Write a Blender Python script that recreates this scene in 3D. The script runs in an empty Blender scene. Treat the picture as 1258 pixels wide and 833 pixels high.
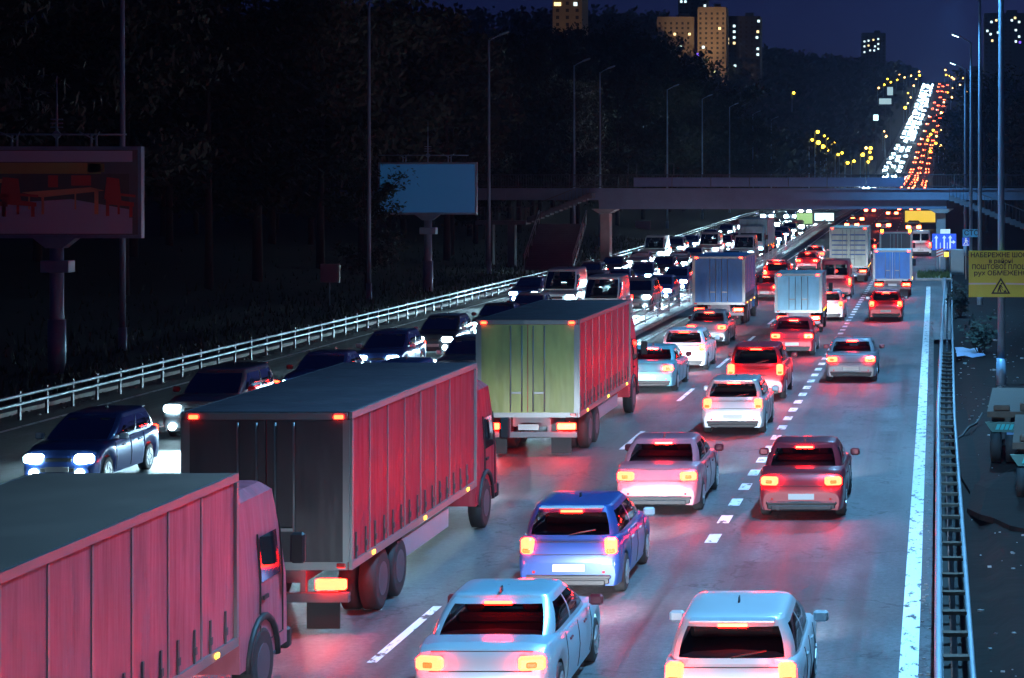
import bpy, math, random
import numpy as np
from mathutils import Vector, Matrix
R = math.radians
random.seed(7)
scene = bpy.context.scene
col = scene.collection

# ------------------------------------------------------------------ camera
CAM_H = 6.8
cam_d = bpy.data.cameras.new('camera')
cam = bpy.data.objects.new('camera', cam_d)
col.objects.link(cam)
cam.location = (0, 0, CAM_H)
cam.rotation_euler = (R(90), 0, 0)
cam_d.sensor_width = 36.0
cam_d.lens = 36.0 * 2600 / 1258
cam_d.shift_x = -512 / 1258
cam_d.shift_y = -191.5 / 1258
cam_d.clip_start = 0.5
cam_d.clip_end = 9000
scene.camera = cam

# ------------------------------------------------------------------ night sky
world = bpy.data.worlds.new('World')
scene.world = world
world.use_nodes = True
wn = world.node_tree.nodes
wl = world.node_tree.links
bg = wn['Background']
sky = wn.new('ShaderNodeTexSky')
sky.sky_type = 'NISHITA'
sky.sun_disc = False
sky.sun_elevation = R(18)
sky.sun_rotation = R(15)
sky.altitude = 100
tint = wn.new('ShaderNodeMix')
tint.data_type = 'RGBA'
tint.blend_type = 'MULTIPLY'
tint.inputs['Factor'].default_value = 1.0
tint.inputs['B'].default_value = (0.09, 0.16, 1.0, 1)
wl.new(sky.outputs['Color'], tint.inputs['A'])
wl.new(tint.outputs['Result'], bg.inputs['Color'])
bg.inputs['Strength'].default_value = 0.0036

# ------------------------------------------------------------------ moonlight
sun_d = bpy.data.lights.new('moon', 'SUN')
sun_d.energy = 0.016
sun_d.angle = R(4)
sun_d.color = (0.45, 0.62, 1.0)
sun = bpy.data.objects.new('moon', sun_d)
col.objects.link(sun)
sun.rotation_euler = (R(-72), 0, R(-15))

# ------------------------------------------------------------------ exposure
scene.view_settings.view_transform = 'Standard'
scene.view_settings.look = 'None'
scene.view_settings.exposure = 0.4
scene.view_settings.gamma = 1.0
scene.render.engine = 'CYCLES'
scene.cycles.use_denoising = True
scene.cycles.max_bounces = 4
scene.cycles.volume_bounces = 0
scene.cycles.sample_clamp_indirect = 4.0
scene.cycles.use_light_tree = True

# light levels, kept together
HEAD_W = 1700.0        # one low-beam pair
STREET_W = 27000.0     # one roadside lamp
HEAD_E = 24.0
TAIL_E = 125.0

# ================================================================== helpers
def tag(o, label=None, cat=None, group=None, kind=None):
    if label: o['label'] = label
    if cat: o['category'] = cat
    if group: o['group'] = group
    if kind: o['kind'] = kind
    return o

def empty(name, loc=(0, 0, 0), rz=0.0):
    o = bpy.data.objects.new(name, None)
    col.objects.link(o)
    o.location = loc
    o.rotation_euler = (0, 0, rz)
    o.empty_display_size = 0.3
    return o

class MB:
    """collects shapes, then becomes one mesh object"""
    def __init__(s):
        s.v = []; s.f = []; s.mi = []; s.sm = []
    def add(s, vs, fs, mi=0, smooth=False):
        b = len(s.v)
        s.v += [tuple(p) for p in vs]
        for f in fs:
            s.f.append([b + i for i in f]); s.mi.append(mi); s.sm.append(smooth)
        return s
    def box(s, c, d, mi=0, rot=None, bev=0.0):
        x, y, z = d[0] / 2, d[1] / 2, d[2] / 2
        if bev <= 0:
            vs = [(-x,-y,-z),(x,-y,-z),(x,y,-z),(-x,y,-z),(-x,-y,z),(x,-y,z),(x,y,z),(-x,y,z)]
            fs = [(0,3,2,1),(4,5,6,7),(0,1,5,4),(1,2,6,5),(2,3,7,6),(3,0,4,7)]
        else:
            b = min(bev, x * .95, y * .95, z * .95)
            vs = []; fs = []
            def ring(zz, xx, yy, cc):
                k = len(vs)
                vs.extend([(-xx+cc,-yy,zz),(xx-cc,-yy,zz),(xx,-yy+cc,zz),(xx,yy-cc,zz),(xx-cc,yy,zz),(-xx+cc,yy,zz),(-xx,yy-cc,zz),(-xx,-yy+cc,zz)])
                return list(range(k, k + 8))
            r = [ring(-z, x-b, y-b, b*.5), ring(-z+b, x, y, b), ring(z-b, x, y, b), ring(z, x-b, y-b, b*.5)]
            fs.append(r[0][::-1]); fs.append(r[3])
            for a, c2 in zip(r, r[1:]):
                for i in range(8):
                    j = (i + 1) % 8
                    fs.append((a[i], a[j], c2[j], c2[i]))
        c = Vector(c)
        if rot is not None:
            m = rot if isinstance(rot, Matrix) else Matrix.Rotation(rot, 3, 'Z')
            vs = [m @ Vector(p) for p in vs]
        return s.add([Vector(p) + c for p in vs], fs, mi)
    def tube(s, pts, r, n=8, mi=0, cap=True, smooth=True):
        pts = [Vector(p) for p in pts]
        rs = r if isinstance(r, (list, tuple)) else [r] * len(pts)
        vs = []; fs = []
        up0 = None
        for i, p in enumerate(pts):
            t = (pts[min(i+1, len(pts)-1)] - pts[max(i-1, 0)])
            t = t.normalized() if t.length > 1e-9 else Vector((0,0,1))
            if up0 is None:
                up0 = Vector((0,0,1)) if abs(t.z) < .9 else Vector((1,0,0))
            a = t.cross(up0)
            if a.length < 1e-4:
                a = t.cross(Vector((0,1,0)))
            a.normalize(); b = a.cross(t).normalized()
            for k in range(n):
                an = 2 * math.pi * k / n
                vs.append(p + (a * math.cos(an) + b * math.sin(an)) * rs[i])
        for i in range(len(pts) - 1):
            for k in range(n):
                j = (k + 1) % n
                fs.append((i*n+k, i*n+j, (i+1)*n+j, (i+1)*n+k))
        s.add(vs, fs, mi, smooth)
        if cap:
            b = len(s.v) - len(vs)
            s.f.append([b + k for k in range(n)][::-1]); s.mi.append(mi); s.sm.append(False)
            e = b + (len(pts) - 1) * n
            s.f.append([e + k for k in range(n)]); s.mi.append(mi); s.sm.append(False)
        return s
    def grid(s, rows, mi=0, smooth=True, close=False):
        n = len(rows[0]); vs = [p for r in rows for p in r]; fs = []
        for i in range(len(rows) - 1):
            for k in range(n if close else n - 1):
                j = (k + 1) % n
                fs.append((i*n+k, i*n+j, (i+1)*n+j, (i+1)*n+k))
        return s.add(vs, fs, mi, smooth)
    def prism(s, poly, y0, y1, mi=0):
        """poly in (x,z), extruded along y"""
        n = len(poly)
        vs = [(x, y0, z) for x, z in poly] + [(x, y1, z) for x, z in poly]
        fs = [list(range(n)), list(range(n, 2*n))[::-1]]
        for i in range(n):
            j = (i + 1) % n
            fs.append((i, i+n, j+n, j))
        return s.add(vs, fs, mi)
    def mesh(s, name, mats):
        me = bpy.data.meshes.new(name)
        me.from_pydata([tuple(p) for p in s.v], [], s.f)
        for m in (mats if isinstance(mats, (list, tuple)) else [mats]):
            me.materials.append(m)
        me.polygons.foreach_set('material_index', s.mi)
        me.polygons.foreach_set('use_smooth', s.sm)
        me.update()
        return me
    def build(s, name, mats, parent=None):
        return link(name, s.mesh(name, mats), parent)

def link(name, me, parent=None):
    o = bpy.data.objects.new(name, me)
    col.objects.link(o)
    if parent: o.parent = parent
    return o

def kids(o):
    return [c for c in o.children]

def copy_tree(o, parent=None):
    c = o.copy(); col.objects.link(c)
    if parent: c.parent = parent
    for k in list(o.children): copy_tree(k, c)
    return c

MESH = {}
def part(key, name, maker, mats, parent):
    """a part whose mesh is shared by every thing of the same make"""
    if key not in MESH:
        mb = MB(); maker(mb); MESH[key] = mb.mesh(name, mats)
    return link(name, MESH[key], parent)

# ================================================================== materials
M = {}
def mat(name, base=(.5,.5,.5), rough=.5, metal=0.0, emit=None, es=0.0, coat=0.0, noise=None, bump=0.0, spec=.5, trans=0.0):
    if name in M: return M[name]
    m = bpy.data.materials.new(name); m.use_nodes = True
    nt = m.node_tree; p = nt.nodes['Principled BSDF']
    p.inputs['Base Color'].default_value = (*base, 1)
    p.inputs['Roughness'].default_value = rough
    p.inputs['Metallic'].default_value = metal
    p.inputs['Coat Weight'].default_value = coat
    p.inputs['Specular IOR Level'].default_value = spec
    p.inputs['Transmission Weight'].default_value = trans
    if emit:
        p.inputs['Emission Color'].default_value = (*emit, 1)
        p.inputs['Emission Strength'].default_value = es
    if noise:
        sc, amt = noise[0], noise[1]
        tc = nt.nodes.new('ShaderNodeTexCoord')
        nz = nt.nodes.new('ShaderNodeTexNoise'); nz.inputs['Scale'].default_value = sc
        nz.inputs['Detail'].default_value = 6
        nt.links.new(tc.outputs['Object'], nz.inputs['Vector'])
        mx = nt.nodes.new('ShaderNodeMix'); mx.data_type = 'RGBA'
        mx.inputs['A'].default_value = (*[c * (1 - amt) for c in base], 1)
        mx.inputs['B'].default_value = (*[min(1, c * (1 + amt)) for c in base], 1)
        nt.links.new(nz.outputs['Fac'], mx.inputs['Factor'])
        nt.links.new(mx.outputs['Result'], p.inputs['Base Color'])
        mr = nt.nodes.new('ShaderNodeMapRange')
        mr.inputs['To Min'].default_value = max(.03, rough - .12); mr.inputs['To Max'].default_value = min(1, rough + .12)
        nt.links.new(nz.outputs['Fac'], mr.inputs['Value'])
        nt.links.new(mr.outputs['Result'], p.inputs['Roughness'])
        if bump:
            bp = nt.nodes.new('ShaderNodeBump'); bp.inputs['Strength'].default_value = bump
            bp.inputs['Distance'].default_value = .02
            nt.links.new(nz.outputs['Fac'], bp.inputs['Height'])
            nt.links.new(bp.outputs['Normal'], p.inputs['Normal'])
    M[name] = m
    return m

def asphalt(name, base, rough=.55):
    m = bpy.data.materials.new(name); m.use_nodes = True
    nt = m.node_tree; p = nt.nodes['Principled BSDF']; N = nt.nodes.new; L = nt.links.new
    tc = N('ShaderNodeTexCoord')
    def noise(scale, detail, stretch=None, rg=.6):
        n = N('ShaderNodeTexNoise'); n.inputs['Scale'].default_value = scale; n.inputs['Detail'].default_value = detail; n.inputs['Roughness'].default_value = rg
        if stretch:
            mp = N('ShaderNodeMapping'); mp.inputs['Scale'].default_value = stretch; L(tc.outputs['Object'], mp.inputs['Vector']); L(mp.outputs['Vector'], n.inputs['Vector'])
        else: L(tc.outputs['Object'], n.inputs['Vector'])
        return n.outputs['Fac']
    def rng(src, a, b, c, d):
        r = N('ShaderNodeMapRange'); r.inputs['From Min'].default_value = a; r.inputs['From Max'].default_value = b; r.inputs['To Min'].default_value = c; r.inputs['To Max'].default_value = d
        L(src, r.inputs['Value']); return r.outputs['Result']
    def mul(x, y):
        q = N('ShaderNodeMath'); q.operation = 'MULTIPLY'; L(x, q.inputs[0]); L(y, q.inputs[1]); return q.outputs[0]
    grain = noise(9, 6, None, .9); fine = noise(90, 2)
    streak = noise(1.0, 6, (2.2, .03, 1)); patch = noise(.25, 6); blot = noise(1.1, 5, (1, .35, 1))
    v = N('ShaderNodeTexVoronoi'); v.feature = 'DISTANCE_TO_EDGE'; v.inputs['Scale'].default_value = .22
    wp = N('ShaderNodeMix'); wp.data_type = 'VECTOR'; wp.inputs['Factor'].default_value = .12
    nz = N('ShaderNodeTexNoise'); nz.inputs['Scale'].default_value = 1.3; nz.inputs['Detail'].default_value = 5
    L(tc.outputs['Object'], nz.inputs['Vector']); L(tc.outputs['Object'], wp.inputs['A']); 
    sc = N('ShaderNodeVectorMath'); sc.operation = 'SCALE'; sc.inputs['Scale'].default_value = 14; L(nz.outputs['Color'], sc.inputs[0]); L(sc.outputs[0], wp.inputs['B'])
    L(wp.outputs['Result'], v.inputs['Vector'])
    crack = rng(v.outputs['Distance'], .0, .009, .35, 1.0)
    f = mul(mul(rng(streak, .32, .68, .45, 1.42), rng(patch, .3, .7, .70, 1.25)), mul(rng(grain, .3, .7, .45, 1.55), rng(blot, .32, .55, .72, 1.08)))
    f = mul(f, crack)
    mx = N('ShaderNodeMix'); mx.data_type = 'RGBA'; mx.clamp_factor = False
    mx.inputs['A'].default_value = (0, 0, 0, 1); mx.inputs['B'].default_value = (*base, 1)
    L(f, mx.inputs['Factor']); L(mx.outputs['Result'], p.inputs['Base Color'])
    L(rng(streak, .3, .7, rough - .10, rough + .22), p.inputs['Roughness'])
    bp = N('ShaderNodeBump'); bp.inputs['Strength'].default_value = .5; bp.inputs['Distance'].default_value = .012
    L(grain, bp.inputs['Height']); L(bp.outputs['Normal'], p.inputs['Normal'])
    p.inputs['Specular IOR Level'].default_value = .38
    M[name] = m
    return m

def worn_paint(name, base, wear=.42):
    """road paint with flaked patches where the asphalt shows"""
    m = bpy.data.materials.new(name); m.use_nodes = True
    nt = m.node_tree; p = nt.nodes['Principled BSDF']; N = nt.nodes.new; L = nt.links.new
    tc = N('ShaderNodeTexCoord')
    mp = N('ShaderNodeMapping'); mp.inputs['Scale'].default_value = (1, .45, 1); L(tc.outputs['Object'], mp.inputs['Vector'])
    n = N('ShaderNodeTexNoise'); n.inputs['Scale'].default_value = 5; n.inputs['Detail'].default_value = 8; n.inputs['Roughness'].default_value = .7
    L(mp.outputs['Vector'], n.inputs['Vector'])
    r = N('ShaderNodeMapRange'); r.inputs['From Min'].default_value = wear; r.inputs['From Max'].default_value = wear + .05
    L(n.outputs['Fac'], r.inputs['Value'])
    mx = N('ShaderNodeMix'); mx.data_type = 'RGBA'
    mx.inputs['A'].default_value = (.05, .05, .052, 1); mx.inputs['B'].default_value = (*base, 1)
    L(r.outputs['Result'], mx.inputs['Factor']); L(mx.outputs['Result'], p.inputs['Base Color'])
    p.inputs['Roughness'].default_value = .6
    M[name] = m
    return m

ASPH = asphalt('asphalt', (.085, .088, .094), .58)
PAINT_W = worn_paint('road_paint', (.8, .82, .82), .40)
DIRT = mat('dirt', (.012, .009, .008), .95, noise=(2.2, .85), bump=1.0, spec=.15)
SOIL = mat('forest_soil', (.016, .018, .018), .95, noise=(.5, .5))
CONC = mat('concrete', (.30, .31, .32), .8, noise=(1.2, .3), bump=.2)
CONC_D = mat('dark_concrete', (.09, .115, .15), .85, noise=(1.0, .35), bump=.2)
KERB = mat('kerb_stone', (.28, .28, .28), .8, noise=(2.0, .5), bump=.4)
GALV = mat('galvanised_steel', (.34, .42, .48), .5, .6, noise=(3, .2))
POLE = mat('pole_steel', (.22, .36, .50), .5, .35, noise=(1.5, .25))
STEEL_D = mat('dark_steel', (.10, .11, .13), .5, .6, noise=(2, .3))
RUST = mat('rusty_steel', (.085, .055, .04), .8, .2, noise=(6, .5), bump=.3)
RUBBER = mat('tyre_rubber', (.02, .02, .022), .75)
RIM = mat('alloy_rim', (.5, .5, .52), .35, .9)
PLASTIC = mat('black_plastic', (.02, .02, .022), .55)
GLASS = mat('tinted_glass', (.012, .014, .018), .06, 0, spec=.8)
def glass_mat(name, tint):
    m = bpy.data.materials.new(name); m.use_nodes = True; nt = m.node_tree; nt.nodes.remove(nt.nodes['Principled BSDF']); N = nt.nodes.new; L = nt.links.new
    t = N('ShaderNodeBsdfTransparent'); t.inputs['Color'].default_value = (*tint, 1); g = N('ShaderNodeBsdfGlossy'); g.inputs['Roughness'].default_value = .04
    f = N('ShaderNodeFresnel'); f.inputs['IOR'].default_value = 1.5; mx = N('ShaderNodeMixShader')
    L(f.outputs[0], mx.inputs[0]); L(t.outputs[0], mx.inputs[1]); L(g.outputs[0], mx.inputs[2]); L(mx.outputs[0], nt.nodes['Material Output'].inputs['Surface'])
    M[name] = m
    return m
CLEAR = glass_mat('window_glass', (.42, .46, .46))
SEATM = mat('seat_fabric', (.05, .05, .055), .9)
PLATE = mat('plate_white', (.42, .43, .42), .45)
CHROME = mat('chrome_trim', (.6, .6, .62), .2, 1)
HEADL = mat('headlamp_lit', (.8, .8, .8), .2, emit=(.55, .88, 1.0), es=HEAD_E)
TAILL = mat('tail_lamp_lit', (.5, .02, .02), .25, emit=(1.0, .0058, .002), es=TAIL_E)
TAILD = mat('tail_lamp_dim', (.5, .02, .02), .25, emit=(1.0, .014, .004), es=40)
AMBER = mat('amber_lamp_lit', (.6, .25, .03), .3, emit=(1.0, .42, .02), es=9)
PLATEL = mat('reversing_lens', (.7, .7, .7), .3)

def paint(name, c, metal=.25, rough=.3):
    return mat('paint_' + name, c, rough, metal, coat=.6)

# ================================================================== terrain
_K = [(-60,0),(0,0),(180,0),(290,1.5),(500,3),(800,6.5),(1000,11),(1300,29),(1600,60),(1857,93),(2000,103),(2300,108),(4200,100)]
_gx = np.arange(-100, 4300, 10.0)
_gz = np.interp(_gx, [k[0] for k in _K], [k[1] for k in _K])
_ker = np.ones(9) / 9
_gs = np.convolve(np.pad(_gz, 4, mode='edge'), _ker, 'valid')
def zr(d): return float(np.interp(d, _gx, _gs))
def xr(d): return float(np.interp(d, [0, 30, 130, 900, 1300, 1857, 4200], [0, 0, .25, .6, 4, 19, 60]))
def sstep(t):
    t = max(0.0, min(1.0, t)); return t * t * (3 - 2 * t)
def hn(x, y):
    return (math.sin(x*.13+1.7*math.sin(y*.021)) + math.sin(y*.045+x*.05) + .5*math.sin(x*.31+y*.17)) / 2.5
def gz(x, d):
    u = x - xr(d)
    z = zr(d) - .06
    if u < -28:
        t = -28 - u
        near = 3.2 * sstep(t / 25) + 9 * sstep((t - 15) / 60) * sstep((d - 60) / 200) * (1 - .6*sstep((d-400)/300))
        far = sstep((d - 700) / 800) * sstep((t - 20) / 160) * (108 - zr(d)) * .95
        z += near + max(0, far) + hn(x, d) * sstep(t / 30) * .7
    elif u > 1.0:
        t = u - 1.0
        z += .04 + 2.5 * sstep((t - 8) / 40) * sstep((d - 150) / 150) + .05 * hn(x * 9, d * 7) * sstep(t / .6)
        z += sstep((d - 700) / 800) * sstep((t - 10) / 100) * max(0, (104 - zr(d))) * .8
    else:
        z -= .14
    return z
def S(px, py, d):
    """world point seen at photo pixel, at depth d"""
    return Vector(((px - 1141) * d / 2600, d, CAM_H - (py - 225) * d / 2600))

xs = [-900,-600,-420,-300,-220,-160,-120,-95,-80,-68,-58,-50,-44,-39,-35,-32,-30,-28.6,-28,-24,-14,-4,.6,1.0,1.3,1.7,2.2,2.8,3.5,4.5,6,8,11,15,20,27,36,50,70,100,140,200,300,450]
ds = [-40,-10] + [10+2*i for i in range(60)] + list(range(130, 420, 12)) + list(range(430, 1000, 30)) + list(range(1000, 2200, 60)) + [2300,2500,2900,3400,4100]
mb = MB()
rows = [[(x + xr(d), d, gz(x + xr(d), d)) for x in xs] for d in ds]
mb.grid(rows)
g = mb.build('ground', [SOIL, DIRT])
for p in g.data.polygons:
    if p.center.x > .4: p.material_index = 1
tag(g, kind='structure')

def strip(name, x0, x1, d0, d1, m, dz=0.0, step=8, thick=0.0, mi=0):
    mb = MB(); rows = []
    d = d0
    while True:
        ex = xr(d)
        if thick:
            rows.append([(x0+ex,d,zr(d)+dz),(x0+ex,d,zr(d)+dz+thick),(x1+ex,d,zr(d)+dz+thick),(x1+ex,d,zr(d)+dz)])
        else:
            rows.append([(x0+ex,d,zr(d)+dz),(x1+ex,d,zr(d)+dz)])
        if d >= d1: break
        d = min(d1, d + (step if d < 400 else 30))
    mb.grid(rows, smooth=False)
    if thick:
        for r in (rows[0], rows[-1]):
            mb.add(r, [(0,1,2,3)])
    o = mb.build(name, m)
    return tag(o, kind='structure')

strip('road', -26.9, .06, -30, 2300, ASPH)
strip('shoulder', .06, .95, 92, 2300, ASPH)
strip('kerb', -27.25, -26.9, 10, 170, KERB, -.06, thick=.19)
strip('kerb', -27.25, -26.9, 180, 420, KERB, -.06, thick=.19)
strip('median_strip', -14.15, -13.2, 10, 1200, KERB, -.06, thick=.19)
strip('kerb', .62, .8, 96, 150, KERB, -.06, thick=.17)

# painted lines: one sheet, worn
mb = MB()
def line(x0, w, d0, d1, dash=None, gap=None, z=.004):
    d = d0
    while d < d1:
        e = min(d1, d + (dash or 6))
        a, b = xr(d), xr(e)
        mb.add([(x0-w/2+a,d,zr(d)+z),(x0+w/2+a,d,zr(d)+z),(x0+w/2+b,e,zr(e)+z),(x0-w/2+b,e,zr(e)+z)], [(0,1,2,3)])
        d = e + (gap or 0)
line(-.28, .27, 12, 139)
line(-4.15, .24, 40, 160, 1.0, 1.3)
line(-4.15, .15, 160, 420, 4, 8)
line(-7.9, .14, 18, 420, 4, 8)
line(-12.4, .15, 12, 420)
line(-14.7, .15, 12, 420)
line(-18.0, .14, 16, 420, 4, 8)
line(-21.5, .14, 20, 420, 4, 8)
line(-25.4, .18, 12, 420)
tag(mb.build('road_markings', PAINT_W), kind='structure')

# dark repair patches and seams in the tarmac
mb = MB()
for (x, d, w, l) in [(-2.6, 33, 1.5, 5), (-1.2, 49, .9, 9), (-9.4, 90, 2, 6), (-23.6, 60, 2.4, 14), (-19.5, 83, 1.2, 6), (-2.4, 78, 2.2, 4)]:
    mb.add([(x-w/2,d,.002),(x+w/2,d,.002),(x+w/2+.1,d+l,.002),(x-w/2+.05,d+l,.002)], [(0,1,2,3)])
tag(mb.build('road_patches', asphalt('patch_asphalt', (.045, .046, .05), .5)), kind='structure')

# ================================================================== footbridge
BR = 165.0
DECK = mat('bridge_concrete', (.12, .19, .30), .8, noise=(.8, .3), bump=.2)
PANEL = mat('railing_panel', (.07, .14, .28), .45, .2, noise=(.7, .25))
br = empty('footbridge', (-25, BR, 0))
tag(br, 'long concrete footbridge with blue railing panels crossing over the whole highway', 'bridge')
def B(x, y, z): return (x + 25, y - BR, z)
mb = MB()
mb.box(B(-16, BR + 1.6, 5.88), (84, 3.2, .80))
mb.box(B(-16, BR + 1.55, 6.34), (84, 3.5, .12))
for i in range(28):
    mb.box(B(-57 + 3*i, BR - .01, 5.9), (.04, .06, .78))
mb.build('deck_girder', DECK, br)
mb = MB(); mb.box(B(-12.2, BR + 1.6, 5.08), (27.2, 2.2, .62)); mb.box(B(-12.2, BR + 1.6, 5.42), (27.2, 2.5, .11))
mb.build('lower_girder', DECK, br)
mb = MB()
for y in (BR - .05, BR + 3.25):
    for z in (7.45, 6.55): mb.tube([B(-58, y, z), B(26, y, z)], .035, 6)
    for i in range(43): mb.tube([B(-58 + 2*i, y, 6.4), B(-58 + 2*i, y, 7.45)], .035, 6)
    for i in range(420): mb.tube([B(-58 + .2*i, y, 6.5), B(-58 + .2*i, y, 7.4)], .010, 4, cap=False)
mb.build('railing', STEEL_D, br)
for i in range(7):
    x0 = -23.0 + i * 3.02
    mb = MB(); mb.box(B(x0 + 1.49, BR - .14, 6.88), (2.96, .03, .72)); mb.build('railing_panel', PANEL, br)
for x in (-23.1, -20.2):
    mb = MB(); mb.tube([B(x-.33, BR-.06, 7.4), B(x-.33, BR-.06, 8.3), B(x+.33, BR-.06, 8.3), B(x+.33, BR-.06, 7.4)], .05, 6)
    mb.build('sign_frame', STEEL_D, br)
for x in (-25.4, .95):
    mb = MB()
    mb.box(B(x, BR + 1.6, 2.2), (.75, 1.3, 4.45), bev=.05)
    mb.prism([(x+25-.45, 4.45), (x+25+.45, 4.45), (x+25+1.0, 4.78), (x+25-1.0, 4.78)], .5, 2.8)
    mb.build('pier', CONC, br)
# side stairs: sloping flight to a landing, then down to the verge
def flight(mb, a, b, w, t, n):
    a = Vector(a); b = Vector(b)
    for i in range(n):
        p = a.lerp(b, (i + .5) / n)
        st = (b - a) / n
        mb.box(p, (abs(st.x) + .02 if abs(st.x) > abs(st.y) else w, abs(st.y) + .02 if abs(st.y) > abs(st.x) else w, t))
mb = MB()
flight(mb, B(-26, BR - .9, 5.9), B(-31, BR - .9, 3.9), 1.6, .42, 14)
mb.box(B(-33, BR - .9, 3.75), (3.9, 2.0, .3))
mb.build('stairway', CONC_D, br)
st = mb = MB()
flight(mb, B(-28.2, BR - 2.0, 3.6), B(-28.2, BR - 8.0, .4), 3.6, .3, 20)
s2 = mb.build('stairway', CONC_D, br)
for x in (-30.0, -26.4):
    mb = MB()
    mb.tube([B(x, BR-2.0, 4.7), B(x, BR-8.0, 1.5)], .05, 6); mb.tube([B(x, BR-2.0, 4.3), B(x, BR-8.0, 1.1)], .03, 6)
    for i in range(5): mb.tube([B(x, BR-2-1.5*i, 4.7-.8*i), B(x, BR-2-1.5*i, 3.6-.8*i)], .03, 6)
    mb.build('handrail', GALV, s2)
mb = MB()
for i in range(15):
    x = -34.8 + i * .28
    mb.tube([B(x, BR - 1.95, 3.9), B(x, BR - 1.95, 4.95)], .018, 4)
mb.tube([B(-34.9, BR - 1.95, 4.95), B(-30.9, BR - 1.95, 4.95)], .03, 6)
mb.tube([B(-30.9, BR - 1.75, 4.95), B(-26, BR - 1.75, 6.9)], .03, 6)
for i in range(18):
    x = -30.9 + i * .28; z = 3.95 + (x + 30.9) * .4
    mb.tube([B(x, BR - 1.75, z), B(x, BR - 1.75, z + 1.0)], .016, 4)
mb.build('railing', STEEL_D, br)
for x in (-34.0, -32.3):
    mb = MB(); mb.box(B(x, BR - .9, 1.8), (.55, .9, 3.6)); mb.build('landing_column', CONC_D, br)
mb = MB()
flight(mb, B(1.6, BR - .9, 5.7), B(7.5, BR - .9, 3.4), 1.6, .42, 15)
mb.box(B(9.4, BR - .9, 3.25), (4, 2, .3))
s3 = mb.build('stairway', CONC_D, br)
mb = MB()
mb.tube([B(1.6, BR-1.75, 6.9), B(7.5, BR-1.75, 4.6), B(11.4, BR-1.75, 4.6)], .035, 6)
for i in range(36):
    x = 1.6 + i * .27; z = 5.8 - min(x - 1.6, 5.9) * .39
    mb.tube([B(x, BR-1.75, z), B(x, BR-1.75, z + 1.05)], .016, 4)
mb.build('handrail', STEEL_D, s3)
mb = MB(); mb.box(B(9.4, BR - .9, 1.6), (.6, .9, 3.1)); mb.build('landing_column', CONC_D, br)

# ================================================================== guard rails
def wbeam(mb, pts, h=.31):
    prof = [(-.02,-.5),(.06,-.36),(.06,-.2),(-.02,-.06),(-.02,.06),(.06,.2),(.06,.36),(-.02,.5)]
    rows = [[(p[0] + a, p[1], p[2] + b * h) for a, b in prof] for p in pts]
    mb.grid(rows, smooth=False)
def polyx(pts, d):
    return float(np.interp(d, [p[0] for p in pts], [p[1] for p in pts]))
def guardrail(name, label, path, d0, d1, sp, h, rear=None, group=None):
    root = empty(name, (polyx(path, d0), d0, zr(d0)))
    o = Vector(root.location)
    tag(root, label, 'guard rail', group)
    mb = MB(); n = max(2, int((d1 - d0) / 4))
    pts = [Vector((polyx(path, d0 + (d1-d0)*i/n), d0 + (d1-d0)*i/n, zr(d0 + (d1-d0)*i/n) + h)) - o for i in range(n + 1)]
    if rear: wbeam(mb, pts)
    else:
        for dz in (0, -.24): mb.tube([p + Vector((0, 0, dz)) for p in pts], .05, 6)
    if rear: mb.tube([p + Vector((.0, 0, .17)) for p in pts], .055, 6)
    mb.build('rail_beam', GALV, root)
    if rear:
        mb = MB(); pr = [p + Vector((rear, 0, .06)) for p in pts]
        mb.tube(pr, .04, 6); mb.build('rear_rail', GALV, root)
    m = int((d1 - d0) / sp); m = min(m, 100)
    for i in range(m + 1):
        d = d0 + i * sp
        if d > d1: break
        p = Vector((polyx(path, d), d, zr(d))) - o
        dx = (rear * .5 if rear else -.08)
        part(('post', name), 'post', lambda b: b.box((0, 0, h*.5), (.07, .10, h + .22)), STEEL_D if not rear else GALV, root).location = p + Vector((dx, 0, 0))
        if rear and d < 75:
            part(('spacer', name), 'spacer', lambda b: b.box((0, 0, 0), (rear - .06, .16, .05)), RUST, root).location = p + Vector((rear * .5, 0, h + .10))
    return root
LR = [(20, -26.0), (60, -26.0), (170, -26.3), (400, -26.6)]
guardrail('guard_rail', 'long galvanised guard rail along the left edge of the oncoming carriageway', LR, 36, 146, 1.9, .72, group='roadside guard rails')
guardrail('guard_rail', 'short guard rail stub by the foot of the bridge stairs', LR, 161, 166, 1.9, .72, group='roadside guard rails')
guardrail('guard_rail', 'galvanised guard rail beyond the footbridge on the oncoming side', LR, 176, 330, 2.2, .72, group='roadside guard rails')
RR = [(10, .10), (26, .12), (55, .24), (95, .62), (131, 1.0)]
guardrail('guard_rail', 'double guard rail with cross spacers along the right road edge by the dirt', RR, 14, 131, 1.4, .74, rear=.42, group='roadside guard rails')
# median fence: posts with thin rails and mesh bars
mf = empty('median_fence', (-13.7, 20, 0))
tag(mf, 'low galvanised fence on the median between the two carriageways', 'fence')
mb = MB()
for z in (.85, .55, .25): mb.tube([(xr(20 + 8*i), 8*i, zr(20+8*i) + z) for i in range(50)], .03, 5)
for i in range(0, 900): mb.tube([(xr(20+.4*i), .4*i, zr(20+.4*i) + .25), (xr(20+.4*i), .4*i, zr(20+.4*i) + .85)], .012, 3, cap=False)
mb.build('rail', GALV, mf)
for i in range(80):
    d = 20 + 4.5 * i
    part('mfpost', 'post', lambda b: b.box((0, 0, .5), (.08, .08, 1.0)), GALV, mf).location = (xr(d), d - 20, zr(d))

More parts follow.
